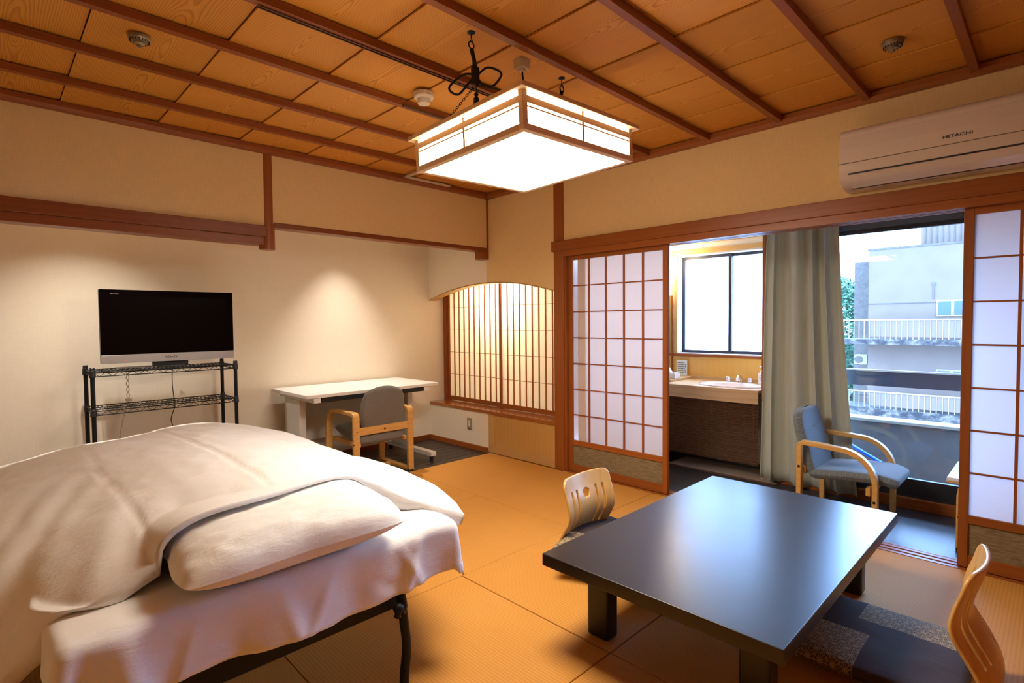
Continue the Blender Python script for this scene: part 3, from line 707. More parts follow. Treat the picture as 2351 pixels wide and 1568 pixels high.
MB().tube([(-1.70, -2.123, 2.362), (-1.695, -2.125, 2.31), (-1.70, -2.14, 2.25), (-1.712, -2.146, 2.16), (-1.715, -2.147, 2.090)], .0042, 8).build('cord', IRON, cr, smooth=True)
# detectors and ducts on the ceiling
sd = empty('smoke_detector', (-1.766, -1.47, 2.45), 'white round smoke detector on the ceiling left of the lamp', 'smoke detector')
MB().lathe([(.052, 0), (.052, -.022), (.048, -.028), (.036, -.030)], (-1.766, -1.47, 2.446), 32).build('base', CREAMP, sd)
MB().lathe([(.036, -.028), (.032, -.052), (.030, -.056), (0, -.056)], (-1.766, -1.47, 2.446), 32).build('sensor_head', CREAMP, sd)
def heat(x, y, label):
    r = empty('heat_detector', (x, y, 2.45), label, 'heat detector')
    MB().lathe([(.042, 0), (.040, -.010), (.030, -.020)], (x, y, 2.449), 28).build('base', BRASSD, r)
    m = MB()
    for i in range(18):
        a = 2*PI*i/18; p = Vector((x+.034*math.cos(a), y+.034*math.sin(a), 2.436)); m.cyl(p, p+Vector((0, 0, -.010)), .0022, n=5)
    m.build('fins', BLACKP, r)
    MB().lathe([(.022, -.016), (.020, -.028), (.010, -.034), (.008, -.042), (0, -.043)], (x, y, 2.449), 20).build('sensor', BRASSD, r)
heat(-2.941, -1.111, 'bronze heat detector on the ceiling above the television side'); heat(-.589, -3.286, 'bronze heat detector on the ceiling above the air conditioner')
rl = empty('ceiling_rail', (-2.1, -1.735, 2.44), 'dark metal track screwed along a ceiling joist left of the lamp', 'rail')
B(-2.69, -1.52, -1.748, -1.728, 2.420, 2.430).box(-2.69, -1.52, -1.748, -1.744, 2.412, 2.43).box(-2.69, -1.52, -1.732, -1.728, 2.412, 2.43).build('track', plain('brown_metal', (.10, .045, .02), .4, .3), rl)
for x in (-2.66, -2.2, -1.85, -1.56): MB().cyl((x, -1.738, 2.414), (x, -1.738, 2.42), .004, n=8).build('screw', BLACKP, rl)
r2_ = B(-1.80, -1.52, -1.335, -1.318, 2.410, 2.424).build('ceiling_rail', plain('brown_metal2', (.13, .055, .022), .45, .2)); tag(r2_, 'short brown strip fixed beside a ceiling joist near the smoke detector', 'rail')
cdk = empty('cable_duct', (-.9, -.06, 2.42), 'thin beige cable duct along the ceiling corner behind the lamp', 'cable duct')
B(-.965, -.945, -.40, -.062, 2.432, 2.446).build('duct', CREAMP, cdk); B(-.965, -.50, -.075, -.055, 2.432, 2.446).build('duct', CREAMP, cdk)

# ================================================================== AIR CONDITIONER
ac = empty('air_conditioner', (0, -3.40, 1.93), 'cream wall air conditioner unit above the sliding screens', 'air conditioner')
ya, yb = -2.985, -3.80
prof = [(-.001, 1.945), (-.001, 2.235), (-.05, 2.240)]+arc(-.165, 2.203, .036, 85, 175, 6)+[(-.208, 2.10), (-.213, 2.045), (-.205, 2.01)]
B0 = MB().prism([(-.001, 1.942), (-.001, 2.235), (-.05, 2.240)]+arc(-.165, 2.203, .036, 85, 175, 6)+[(-.207, 2.12), (-.210, 2.055), (-.205, 2.012), (-.190, 1.985), (-.162, 1.962), (-.120, 1.947), (-.06, 1.940)], 'y', yb, ya).build('casing', ACM, ac, bev=.006)
MB().prism([(-.2085, 2.062), (-.2125, 2.062), (-.2115, 2.13), (-.2035, 2.19), (-.199, 2.19), (-.2065, 2.13)], 'y', yb+.001, ya-.001).build('front_panel', ACM, ac, bev=.001, seg=1)
B(-.2118, -.20, yb-.0005, ya+.0005, 2.0585, 2.0605).build('panel_gap', CONCG, ac)
MB().prism([(-.196, 1.998), (-.200, 2.002), (-.172, 1.969), (-.118, 1.944), (-.118, 1.950), (-.168, 1.974)], 'y', yb+.045, ya-.045).build('louvre', ACM, ac)
MB().prism([(-.1995, 2.0015), (-.2035, 2.0065), (-.2075, 2.0075), (-.2055, 2.0)], 'y', yb+.045, ya-.045).build('louvre_gap', BLACKP, ac)
MB().prism([(-.116, 1.9478), (-.116, 1.9425), (-.108, 1.9410), (-.108, 1.9464)], 'y', yb+.04, ya-.04).build('outlet_slot', BLACKP, ac)
text('HITACHI', 'logo_lettering', .021, BLACKP, ac, (-.2135, -3.47, 2.095), (0, -1, 0), (.012, 0, 1), .0004, 1.35)
for (y, w) in ((-3.16, .10), (-3.36, .09), (-3.52, .06)):
    B(-.075, -.055, y-w/2, y+w/2, 1.9385, 1.9398).build('caution_label', plain('label_grey%d' % int(-y*100), (.42, .34, .27), .6, nz=.3, nscale=90), ac)

# ================================================================== LOW TABLE
tb = empty('low_table', (-1.18, -2.862, 0), 'large black lacquered low table on the tatami', 'table')
B(-1.915, -.445, -3.308, -2.418, .302, .350).build('table_top', LACQ, tb, bev=.004)
for (x, y) in ((-1.715, -2.56), (-.625, -2.56), (-1.715, -3.165), (-.625, -3.165)):
    B(x-.037, x+.037, y-.050, y+.050, 0, .302).build('leg', LACQL, tb, bev=.012)
for y in (-2.56, -3.165): B(-1.68, -.66, y-.02, y+.02, .262, .302).build('apron', LACQL, tb)

# ================================================================== LEGLESS CHAIRS + CUSHIONS
def legless_chair(name, label):
    """local frame: sitter faces +Y, origin on the floor under the backrest"""
    r = empty(name, (0, 0, 0), label, 'legless chair', 'bentwood legless chairs at the low table')
    pr = [(-.020, .455), (-.004, .39), (.012, .34), (.022, .29), (.018, .25), (-.005, .205), (-.038, .15), (-.060, .10), (-.062, .06), (-.045, .028), (.0, .014), (.12, .011), (.27, .011), (.40, .011)]
    fine = [crom([(0, a, b) for a, b in pr], i/400) for i in range(401)]
    cum = [0]
    for a, b in zip(fine[:-1], fine[1:]): cum.append(cum[-1]+(b-a).length)
    L = cum[-1]
    def at(sv):
        sv = min(max(sv, 0), L)
        lo, hi = 0, 400
        while hi-lo > 1:
            m = (lo+hi)//2
            if cum[m] <= sv: lo = m
            else: hi = m
        f = (sv-cum[lo])/max(cum[hi]-cum[lo], 1e-9); return fine[lo].lerp(fine[hi], f)
    hw = .190
    def cap(u, sv, uc, a, b, rad):
        yc = min(max(sv, a), b); return math.hypot(u-uc, sv-yc)-rad
    def flower(u, sv):
        d = min(math.hypot(u-.016*math.sin(2*PI*k/5), sv-(.105-.013*math.cos(2*PI*k/5)))-.0125 for k in range(5))
        return min(d, math.hypot(u, sv-.105)-.014)
    def sdf(u, sv):   # <0 inside wood
        qx, qy = abs(u)-(hw-.045), abs(sv-L/2)-(L/2-.045)
        o = math.hypot(max(qx, 0), max(qy, 0))+min(max(qx, qy), 0)-.045
        h = min([cap(u, sv, uc, .085, .325, .0085) for uc in (-.128, -.080, .080, .128)]+[flower(u, sv)])
        return max(o, -h)
    nu, nv = 101, 190
    du, dv = 2*hw/(nu-1), L/(nv-1)
    pts = {}; faces = []
    keep = lambda i, j: sdf(-hw+du*(i+.5), dv*(j+.5)) < 0
    K = [[keep(i, j) for j in range(nv-1)] for i in range(nu-1)]
    def pos(i, j):
        u, sv = -hw+du*i, dv*j
        cells = [K[a][b] for a in (i-1, i) for b in (j-1, j) if 0 <= a < nu-1 and 0 <= b < nv-1]
        if not all(cells) or len(cells) < 4:
            for _ in range(3):
                d = sdf(u, sv); e = 1e-4
                gx = (sdf(u+e, sv)-sdf(u-e, sv))/(2*e); gy = (sdf(u, sv+e)-sdf(u, sv-e))/(2*e); g2 = gx*gx+gy*gy
                if abs(d) > .012 or g2 < .05: break
                u -= gx*d/g2; sv -= gy*d/g2
        p = at(sv); fade = 1-min(max((sv-.36)/.14, 0), 1)
        return (u, p.y+.032*(u/hw)**2*fade-.010*fade, p.z+.004*(u/hw)**2*(1-fade))
    m = MB(); idx = {}
    for i in range(nu-1):
        for j in range(nv-1):
            if not K[i][j]: continue
            q = []
            for (a, b) in ((i, j), (i+1, j), (i+1, j+1), (i, j+1)):
                if (a, b) not in idx: idx[(a, b)] = len(m.v); m.v.append(pos(a, b))
                q.append(idx[(a, b)])
            m.f.append(tuple(q))
    o = m.build('bentwood_shell', BIRCH, r, smooth=True, solid=.012)
    return r
def cushion_mesh(hx, hy, h, seed=1):
    m = MB(); rn = random.Random(seed); n = 40
    def f(sgn):
        def g(a, b):
            u, v = 2*a-1, 2*b-1
            e = max(0, (1-abs(u)**5))**.5*max(0, (1-abs(v)**5))**.5
            pin = 1+.035*(abs(u*v))**3-.02*(1-abs(u))*(abs(v)**8)-.02*(1-abs(v))*(abs(u)**8)
            z = sgn*h*.5*e**.6+(.003*noise.noise((u*3+seed, v*3, 0)) if sgn > 0 else 0)
            return (u*hx*pin, v*hy*pin, h*.5+z)
        return g
    m.grid(f(1), n, n); m.grid(f(-1), n, n)
    return m
def asanoha(name):
    """zabuton cloth: dark silk bands and a tan hemp-leaf star band"""
    t = NT(name); tc = t.n('TexCoord'); sp = t.n('SeparateXYZ'); t.l(tc.outputs['Object'], sp.inputs[0])
    X, Y = sp.outputs[0], sp.outputs[1]
    c = .034
    def lines(ang, off, wd=.055):
        q = t.math('ADD', t.math('MULTIPLY', X, math.cos(ang)/c), t.math('ADD', t.math('MULTIPLY', Y, math.sin(ang)/c), off))
        f = t.math('ABSOLUTE', t.math('SUBTRACT', t.math('FRACT', q), .5)); return t.math('LESS_THAN', f, wd)
    k = None
    for i in range(3):
        for dang, wd in ((0, .05), (PI/6, .05)):
            q = lines(i*PI/3+dang, .5, wd) if dang == 0 else None
            if q is not None: k = q if k is None else t.math('MAXIMUM', k, q)
    for i in range(3):
        a = i*PI/3+PI/6
        q = t.math('ADD', t.math('MULTIPLY', X, math.cos(a)/(c*.57735)), t.math('ADD', t.math('MULTIPLY', Y, math.sin(a)/(c*.57735)), .5))
        f = t.math('LESS_THAN', t.math('ABSOLUTE', t.math('SUBTRACT', t.math('FRACT', q), .5)), .07)
        k = t.math('MAXIMUM', k, f)
    fib = t.noise(t.coord((500, 8, 1)), 1, 2)
    plainc = t.ramp(fib, [(.3, (.040, .027, .024)), (.7, (.072, .048, .040))])
    star = t.mix(k, (.085, .062, .050), (.36, .26, .14))
    band = t.math('MAXIMUM', t.math('MULTIPLY', t.math('GREATER_THAN', X, .085), t.math('LESS_THAN', Y, .08)), t.math('MULTIPLY', t.math('LESS_THAN', X, -.02), t.math('GREATER_THAN', Y, .02)))
    t.pr(t.mix(band, plainc, star), .8, 0, .15, t.bump(fib, .15, .001))
    return t.m
ZAB = asanoha('hemp_leaf_silk')
c1 = legless_chair('legless_chair', 'bentwood legless chair with slotted back beyond the low table, facing the camera')
c1.location = (-1.21, -2.090, 0); c1.rotation_euler = (0, 0, PI)
c2 = c1.copy(); COL.objects.link(c2)
for ch in list(c1.children):
    k = ch.copy(); COL.objects.link(k); k.parent = c2
c2.location = (-1.11, -3.638, 0); c2.rotation_euler = (0, 0, 0)
c2['label'] = 'bentwood legless chair at the lower right corner, seen edge-on from behind'
cq = cushion_mesh(.275, .275, .060, 2).build('floor_cushion', ZAB, origin=(0, 0, 0), smooth=True); cq.location = (-1.11, -3.365, .018)
tag(cq, 'dark square floor cushion with tan star pattern in front of the lower right chair', 'cushion', 'floor cushions on the legless chairs')
c3 = cq.copy(); COL.objects.link(c3); c3.location = (-1.15, -2.275, .075); c3.rotation_euler = (-.2, 0, PI+.35); c3['label'] = 'floor cushion with a tan corner showing between the far legless chair and table edge'

# ================================================================== BED
BX0, BX1, BY0, BY1, BZ = -3.325, -2.225, -2.215, -.20, .515
bf = empty('folding_bed_frame', (-2.8, -1.2, 0), 'black steel folding bed frame under the white mattress', 'bed frame')
for (p, q) in (((BX0+.03, BY0+.03, .322), (BX1-.12, BY0+.03, .322)), ((BX0+.03, BY1-.03, .322), (BX1-.03, BY1-.03, .322)), ((BX0+.03, BY0+.03, .322), (BX0+.03, BY1-.03, .322)), ((BX1-.03, BY0+.03, .322), (BX1-.03, BY1-.03, .322))):
    MB().cyl(p, q, .019, n=12).build('side_rail', BLACKM, bf, smooth=True)
B(BX0+.03, -2.43, -2.200, -2.165, .250, .335).build('end_panel', BLACKM, bf, bev=.004)
for y in (-2.0, -1.7, -1.4, -1.1, -.8, -.5): B(BX0+.04, BX1-.04, y-.02, y+.02, .325, .345).build('slat', BLACKM, bf)
for (x, y, sx) in ((-2.437, -2.245, 1), (-3.18, -2.19, -1), (-2.4, -.3, 1), (-3.2, -.3, -1)):
    MB().tube([crom([(x-.005, y+.01, .345), (x, y, .24), (x+.012*sx, y, .13), (x+.002, y, .04), (x, y, 0)], i/14) for i in range(15)], .0165, 12).build('leg', BLACKM, bf, smooth=True)
MB().lathe([(.006, 0), (.016, .006), (.020, .02), (.010, .034), (.013, .045), (0, .05)], (-2.462, -2.262, .30), 14, axis=(-.35, -.2, -1)).build('knob', BLACKM, bf, smooth=True)
MB().tube([(-2.437, -2.264, .31), (-2.434, -2.268, .28), (-2.447, -2.268, .26)], .0022, 6).build('wire', BRASSD, bf)
mt = B(BX0, BX1, BY0, BY1, .347, BZ-.006).build('mattress', plain('mattress_ticking', (.70, .66, .60), .8), bev=.05, seg=4)
tag(mt, 'thick mattress hidden under the white sheet of the folding bed', 'mattress')
def sheet():
    m = MB(); nx, ny = 132, 190; ox0, ox1, oy0, oy1 = .13, .215, .205, .12; rr = .035
    def g(a, b):
        X = BX0-ox0+(BX1-BX0+ox0+ox1)*a; Y = BY0-oy0+(BY1-BY0+oy0+oy1)*b
        dx = max(0, X-BX1)-max(0, BX0-X); dy = max(0, Y-BY1)-max(0, BY0-Y)
        px = min(max(X, BX0), BX1); py = min(max(Y, BY0), BY1)
        d = min(math.hypot(dx, dy), 1.10*max(abs(dx), abs(dy)))
        top = BZ+.004*noise.noise((X*5, Y*5, 1))+.003*noise.noise((X*14, Y*9, 4))
        if d < 1e-6: return (px, py, top)
        hd = math.hypot(dx, dy); ux, uy = dx/hd, dy/hd
        corner = min(abs(ux), abs(uy))*2
        a_ = min(d/rr, PI/2); out = rr*math.sin(a_); drop = rr*(1-math.cos(a_))+max(0, d-rr*PI/2)
        f = min(1, max(0, d-.02)/.18)
        ph = (px*1.0+py*.9)
        wave = (.010*math.sin(ph*9+.8)+.010*math.sin(ph*17+2)+.004*math.sin(ph*37))*f*(1-.6*corner)
        flare = (.04*(d)+wave)+.015*corner*f
        # long soft buckles down the head end
        drop *= (1+.05*math.sin(px*7+1)+.02*corner)
        ridge = 0
        for (c0, sl, am_, wd) in ((-2.36, .35, .016, .022), (-2.47, -.5, .012, .02), (-2.66, .55, .010, .018), (-2.86, -.25, .012, .026), (-3.05, .3, .009, .02), (-3.24, -.2, .022, .03), (-3.30, .1, -.018, .018)):
            ridge += am_*math.exp(-((px+sl*d-c0)/wd)**2)*f
        wr = .008*noise.noise((px*7+d*5, d*9, 2))*f+.004*noise.noise((px*16-d*9, d*20, 6))*f
        k_ = out+flare+(ridge if uy < -.6 else 0)+wr
        return (px+ux*k_, py+uy*k_, top-drop+.006*noise.noise((X*9, Y*9, 7)))
    m.grid(g, nx, ny)
    o = m.build('bed_sheet', SHEET, smooth=True, solid=.003); return o
tag(sheet(), 'white cotton sheet hanging in folds over the head end of the bed', 'sheet')
# pillow
def pillow():
    hx, hy, h = .345, .235, .190; m = MB(); n = 46
    def f(sg):
        def g(a, b):
            u, v = 2*a-1, 2*b-1
            e = (max(0, 1-abs(u)**4.0)**.55)*(max(0, 1-abs(v)**2.8)**.55)
            ear = 1+.05*abs(u*v)**2
            wr = .006*noise.noise((u*4, v*7, 3))+.0035*noise.noise((u*9+v*3, v*16, 5))
            z = sg*(h*.5*e*(1.05 if sg > 0 else .72))+(wr*min(1, e*2) if sg > 0 else 0)
            sq = math.sqrt(1-.20*v**4)
            x = sq*u*hx*(ear if u > 0 else 1+.03*abs(u*v)**2)-.02*(1-abs(v))*abs(u)**6*math.copysign(1, u)
            return (x, v*hy*ear*math.sqrt(1-.20*u**4)-.018*(1-abs(u))*abs(v)**6*math.copysign(1, v), z)
        return g
    m.grid(f(1), n, n); m.grid(f(-1), n, n)
    # tilt: back edge raised, laid on the sheet at the head end
    R = Matrix.Rotation(math.radians(2), 4, 'X') @ Matrix.Rotation(math.radians(-1.5), 4, 'Y')
    Rz = Matrix.Rotation(math.radians(-2), 4, 'Z')
    m.v = [tuple(Rz @ (R @ Vector(v))+Vector((-2.765, -2.062, .590))) for v in m.v]
    bm_o = m.build('pillow', PILLOWM, smooth=True)
    return bm_o
tag(pillow(), 'plump white pillow lying at the head end, half under the duvet', 'pillow')
# duvet: control net (columns left to right, rows foot to head)
NET = [
 # foot
 [(-3.72, -.30, .30), (-3.50, -.10, .42), (-3.20, .02, .50), (-2.90, .05, .50), (-2.60, .06, .50), (-2.38, .03, .47), (-2.20, -.08, .42), (-2.08, -.22, .35)],
 [(-3.78, -.42, .33), (-3.52, -.26, .53), (-3.22, -.16, .595), (-2.90, -.12, .615), (-2.60, -.12, .645), (-2.36, -.16, .615), (-2.16, -.24, .54), (-2.02, -.36, .44)],
 [(-3.80, -.85, .30), (-3.54, -.75, .54), (-3.22, -.62, .655), (-2.90, -.60, .690), (-2.60, -.60, .695), (-2.34, -.62, .660), (-2.14, -.66, .590), (-1.99, -.74, .47)],
 [(-3.80, -1.30, .30), (-3.54, -1.22, .53), (-3.22, -1.10, .660), (-2.90, -1.08, .715), (-2.60, -1.08, .710), (-2.34, -1.10, .665), (-2.15, -1.16, .590), (-1.99, -1.22, .48)],
 [(-3.78, -1.70, .28), (-3.55, -1.62, .50), (-3.22, -1.54, .645), (-2.92, -1.50, .725), (-2.62, -1.50, .730), (-2.36, -1.52, .680), (-2.16, -1.58, .600), (-1.99, -1.66, .49)],
 [(-3.66, -1.78, .22), (-3.50, -1.78, .46), (-3.26, -1.80, .625), (-3.00, -1.82, .710), (-2.70, -1.82, .735), (-2.40, -1.78, .700), (-2.18, -1.84, .620), (-2.00, -1.96, .515)],
 [(-3.56, -1.96, .26), (-3.43, -2.04, .43), (-3.29, -2.10, .550), (-3.12, -2.09, .630), (-2.82, -2.085, .705), (-2.46, -2.00, .695), (-2.27, -2.06, .590), (-2.08, -2.165, .510)],
]
def duvet():
    nc, nr = 8, 7
    def surf(u, v):
        cols = [crom([NET[r][c] for r in range(nr)], v) for c in range(nc)]
        return crom([tuple(p) for p in cols], u)
    nu, nv = 150, 170
    P = [[surf(i/(nu-1), j/(nv-1)) for i in range(nu)] for j in range(nv)]
    N = [[None]*nu for _ in range(nv)]
    for j in range(nv):
        for i in range(nu):
            a = P[j][min(i+1, nu-1)]-P[j][max(i-1, 0)]; b = P[min(j+1, nv-1)][i]-P[max(j-1, 0)][i]
            nn = a.cross(b); nn = -nn if nn.z < 0 else nn; N[j][i] = nn.normalized()
    def crease(x, c, w): return math.exp(-((x-c)/w)**2)
    top = []; bot = []
    for j in range(nv):
        for i in range(nu):
            u, v = i/(nu-1), j/(nv-1); p = P[j][i]; nrm = N[j][i]
            eu = min(u, 1-u)*7*.26; ev = min(v, 1-v)*6*.36      # rough metres to the edge
            e = min(eu, ev)
            puff = min(1, e/.11); puff = math.sin(puff*PI/2)
            lift = -.030*(1-puff)
            q = .010*noise.noise((p.x*3.2, p.y*2.2, 2))+.006*noise.noise((p.x*8, p.y*4.5, 9))+.0028*noise.noise((p.x*19, p.y*11, 5))
            # diagonal drag lines on the left flank
            q += .0028*math.sin((p.x*1.6-p.y*.55)*30+3*noise.noise((p.x*2, p.y*2, 0)))*max(0, min(1, (-3.0-p.x)/.3))*max(0, min(1, (-.9-p.y)/.4))
            for cx in (-3.13, -2.78, -2.42): q -= .006*crease(p.x+.018*noise.noise((p.y*3, cx, 1)), cx, .008)
            q -= .004*crease(p.y+.03*noise.noise((p.x*2, 3, 1))+.10*(p.x+2.8), -1.72, .010)
            t = p+nrm*(q*puff+lift); th = .042+.072*puff
            b = p+nrm*lift-nrm*th
            if b.x < BX1+.005 and b.y > BY0-.005 and b.y < BY1+.005: b.z = max(b.z, BZ+.006-max(0, BX0+.02-b.x)*2.2)
            pu, pv = (b.x+2.765)/.345, (b.y+2.062)/.235
            if abs(pu) < 1 and abs(pv) < 1:
                b.z = max(b.z, .590+.1*((1-abs(pu)**4)**.55)*((1-abs(pv)**2.8)**.55)+.012)
            t.z = max(t.z, b.z+.014)
            top.append(t); bot.append(b)
    m = MB(); nn = nu*nv
    fs = []
    for j in range(nv-1):
        for i in range(nu-1):
            a = j*nu+i; fs.append((a, a+1, a+nu+1, a+nu)); fs.append((nn+a, nn+a+nu, nn+a+nu+1, nn+a+1))
    ring = [i for i in range(nu)]+[j*nu+nu-1 for j in range(1, nv)]+[(nv-1)*nu+i for i in range(nu-2, -1, -1)]+[j*nu for j in range(nv-2, 0, -1)]
    for k in range(len(ring)): a, b = ring[k], ring[(k+1) % len(ring)]; fs.append((a, b, nn+b, nn+a))
    m.add(top+bot, fs)
    return m.build('duvet', DUVET, smooth=True)
tag(duvet(), 'thick white duvet heaped over the bed and hanging off its left side', 'duvet')

# ================================================================== TV RACK + TELEVISION
RX0, RX1, RY0, RY1 = -2.952, -2.100, .510, .830
rk = empty('wire_rack', (-2.526, .67, 0), 'black wire shelf rack standing against the cream alcove wall', 'rack')
for x in (RX0, RX1):
    for y in (RY0, RY1):
        MB().cyl((x, y, .0), (x, y, .972), .0125, n=14).build('post', BLACKM, rk, smooth=False)
        MB().lathe([(.0145, 0), (.0145, .012), (.010, .018)], (x, y, .965), 14).build('post_cap', BLACKP, rk)
for zt in (.950, .700, .12):
    sh = empty('shelf', (-2.526, .67, zt), parent=rk)
    for x in (RX0, RX1):
        for y in (RY0, RY1): MB().lathe([(.017, -.032), (.019, -.028), (.016, .012), (.0135, .014)], (x, y, zt), 14).build('collar', BLACKP, sh)
    for z in (zt, zt-.026):
        m = MB()
        for y in (RY0, RY1): m.cyl((RX0, y, z), (RX1, y, z), .0036, n=6)
        for x in (RX0, RX1): m.cyl((x, RY0, z), (x, RY1, z), .0036, n=6)
        m.build('rail', BLACKM, sh)
    m = MB()
    for (a, b, n) in (((RX0, RY0), (RX1, RY0), 24), ((RX0, RY1), (RX1, RY1), 24), ((RX0, RY0), (RX0, RY1), 8), ((RX1, RY0), (RX1, RY1), 8)):
        pts = [(a[0]+(b[0]-a[0])*i/n, a[1]+(b[1]-a[1])*i/n, zt-(.026 if i % 2 else 0)) for i in range(n+1)]
        m.tube(pts, .0023, 5)
    m.build('truss', BLACKM, sh)
    m = MB()
    for i in range(1, 34): x = RX0+(RX1-RX0)*i/34; m.cyl((x, RY0, zt+.003), (x, RY1, zt+.003), .0018, n=5)
    for y in (RY0+.11, RY0+.21): m.cyl((RX0, y, zt-.001), (RX1, y, zt-.001), .003, n=5)
    o = m.build('wires', BLACKM, sh); o['kind'] = 'stuff'
TX0, TX1, TZ0, TZ1, TYF = -2.893, -2.080, .998, 1.492, .60
tv = empty('television', (-2.49, .66, .955), 'black flat television with a silver lower strip on the wire rack', 'television')
B(TX0, TX1, TYF+.004, TYF+.045, TZ0, TZ1).build('back_shell', BLACKP, tv, bev=.006)
B(TX0, TX1, TYF, TYF+.004, TZ0+.058, TZ1).build('bezel', TVGLASS, tv, bev=.001, seg=1)
B(TX0+.055, TX1-.045, TYF-.0008, TYF, TZ0+.066, TZ1-.045).build('screen', plain('panel_black', (.001, .001, .0012), .12, 0, .18), tv)
B(TX0, TX1, TYF-.003, TYF+.004, TZ0, TZ0+.056).build('lower_strip', SILVER, tv, bev=.001, seg=1)
B(-2.60, -2.38, TYF+.03, TYF+.06, .962, TZ0+.02).build('neck', BLACKP, tv, bev=.003)
B(-2.565, -2.41, TYF-.03, TYF+.11, .9558, .968).build('foot', BLACKP, tv, bev=.004)
text('SONY', 'logo_lettering', .023, BLACKM, tv, (-2.492, TYF-.0035, TZ0+.029), (1, 0, 0), (0, 0, 1), .0004, 1.25)
text('BRAVIA', 'logo_lettering', .011, SILVER, tv, (-2.81, TYF-.001, TZ1-.030), (1, 0, 0), (0, 0, 1), .0003, 1.3)
text('I ○', 'indicator_lettering', .006, BLACKM, tv, (-2.84, TYF-.0035, TZ0+.012), (1, 0, 0), (0, 0, 1), .0003)
MB().cyl((-2.755, TYF-.003, TZ0+.016), (-2.755, TYF-.0042, TZ0+.016), .0022, n=10).build('power_light', emit('red_led', (1, .05, .02), 2), tv)
o = MB().tube([crom([(-2.44, .655, 1.03), (-2.437, .78, 1.0), (-2.43, .872, .94), (-2.432, .88, .80), (-2.425, .875, .70), (-2.42, .878, .64), (-2.445, .885, .55), (-2.44, .885, .50), (-2.42, .89, .42), (-2.36, .90, .20), (-2.36, .905, .05)], i/60) for i in range(61)], .0032, 7).build('power_cord', BLACKP, smooth=True)
tag(o, 'black power cord hanging from the television behind the rack', 'cord')
wc = plain('ivory_cable', (.62, .54, .42), .5); an = empty('antenna_cable', (-2.72, .8, .6), 'ivory twisted antenna cable hanging through the wire rack', 'cable')
for ph in (0, PI):
    MB().tube([(-2.715+.009*math.cos(z*75+ph)*(1 if z > .72 else .3)+(.0 if z > .70 else -(.70-z)*.35+.5*(.70-z)**2), .845+.006*math.sin(z*75+ph), z) for z in [.948-.0125*i for i in range(46)]], .0026, 6).build('strand', wc, an, smooth=True)
m = B(-2.73, -2.695, .82, .86, .712, .730); m.build('joint_box', wc, an, bev=.003)
tag(B(-2.80, -2.55, .70, .76, .9558, .964).build('cable_cover', SILVER, bev=.002, seg=1), 'flat grey strip lying on the top wire shelf left of the television foot', 'cable cover')
rt_ = empty('plastic_box', (-2.215, .89, .0), 'small black plastic box showing above the duvet against the alcove wall', 'box')
B(-2.258, -2.182, .87, .905, .10, .478).build('case', BLACKP, rt_, bev=.008)
B(-2.262, -2.178, .85, .92, -.002, .10).build('stand', BLACKP, rt_, bev=.004)

# ================================================================== DESK + CHAIR
dk = empty('desk', (-1.07, .57, 0), 'white steel office desk under the alcove spotlight', 'desk')
B(-1.690, -.440, .215, .925, .672, .700).build('desk_top', DESKM, dk, bev=.004)
B(-1.56, -.57, .235, .26, .632, .668).build('tray', BLACKP, dk, bev=.004)
B(-1.58, -.55, .26, .60, .655, .668).build('tray', BLACKP, dk)
B(-1.575, -.555, .835, .85, .22, .66).build('modesty_panel', DESKL, dk)
for x in (-1.60, -.565):
    w = .028
    B(x-w, x+w, .225, .90, .632, .671).build('bracket', DESKM, dk, bev=.002, seg=1)
    B(x-w, x+w, .50, .80, .07, .632).build('leg_column', DESKL, dk, bev=.006)
    B(x-w, x+w, .135, .88, .045, .085).build('foot_bar', DESKM, dk, bev=.003)
    for y in (.17, .85): MB().cyl((x, y, -.002), (x, y, .046), .017, n=14).build('glide', BLACKP, dk)
dc_ = empty('desk_chair', (-1.115, .28, 0), 'beech framed armchair with grey lattice fabric pushed to the desk', 'chair')
def loop_side(x0, x1, y0, y1, z1, rf, rr_, t):
    # y0 rear, y1 front
    p = arc(y1-.03, .03+.0, .03, -90, 0, 5)+arc(y1-rf, z1-rf, rf, 0, 90, 12)+arc(y0+rr_, z1-rr_, rr_, 90, 180, 8)+arc(y0+.012, .012, .012, 180, 270, 4)
    return MB().strap(p, t, x0, x1, True)
for (x0, x1) in ((-1.405, -1.352), (-.905, -.852)):
    loop_side(x0, x1, .025, .515, .548, .15, .045, .026).build('side_frame', BEECH, dc_, bev=.004)
B(-1.352, -.905, .028, .052, .365, .425).build('back_rail', BEECH, dc_, bev=.003)
B(-1.352, -.905, .30, .34, .002, .03).build('stretcher', BEECH, dc_, bev=.002, seg=1)
for x in (-1.340, -.917): B(x-.011, x+.011, .05, .49, .265, .30).build('seat_bearer', BEECH, dc_, bev=.002, seg=1)
MB().cyl((-1.128, .022, .395), (-1.128, .029, .395), .008, n=12).build('screw', plain('bronze_screw', (.16, .06, .03), .4, .5), dc_)
for (x, z) in ((-1.378, .40), (-1.408, .30)): MB().cyl((x, .021, z), (x, .026, z), .005, n=10).build('screw', BLACKP, dc_)
def pad(hw, hl, th, rc, crown=.012, pw_=4.0, nn=30):
    """upholstered pad in local (u,v,w)"""
    m = MB()
    def f(sg):
        def g(a, b):
            u, v = 2*a-1, 2*b-1
            # squircle map
            x = u*hw*math.sqrt(max(0, 1-rc*v*v/2)); y = v*hl*math.sqrt(max(0, 1-rc*u*u/2))
            e = (max(0, 1-abs(u)**8)*max(0, 1-abs(v)**8))**.35
            return (x, y, sg*(th*.5*e+crown*(1-u*u)*(1-v*v)*(1 if sg > 0 else .3)))
        return g
    m.grid(f(1), nn, nn); m.grid(f(-1), nn, nn); return m
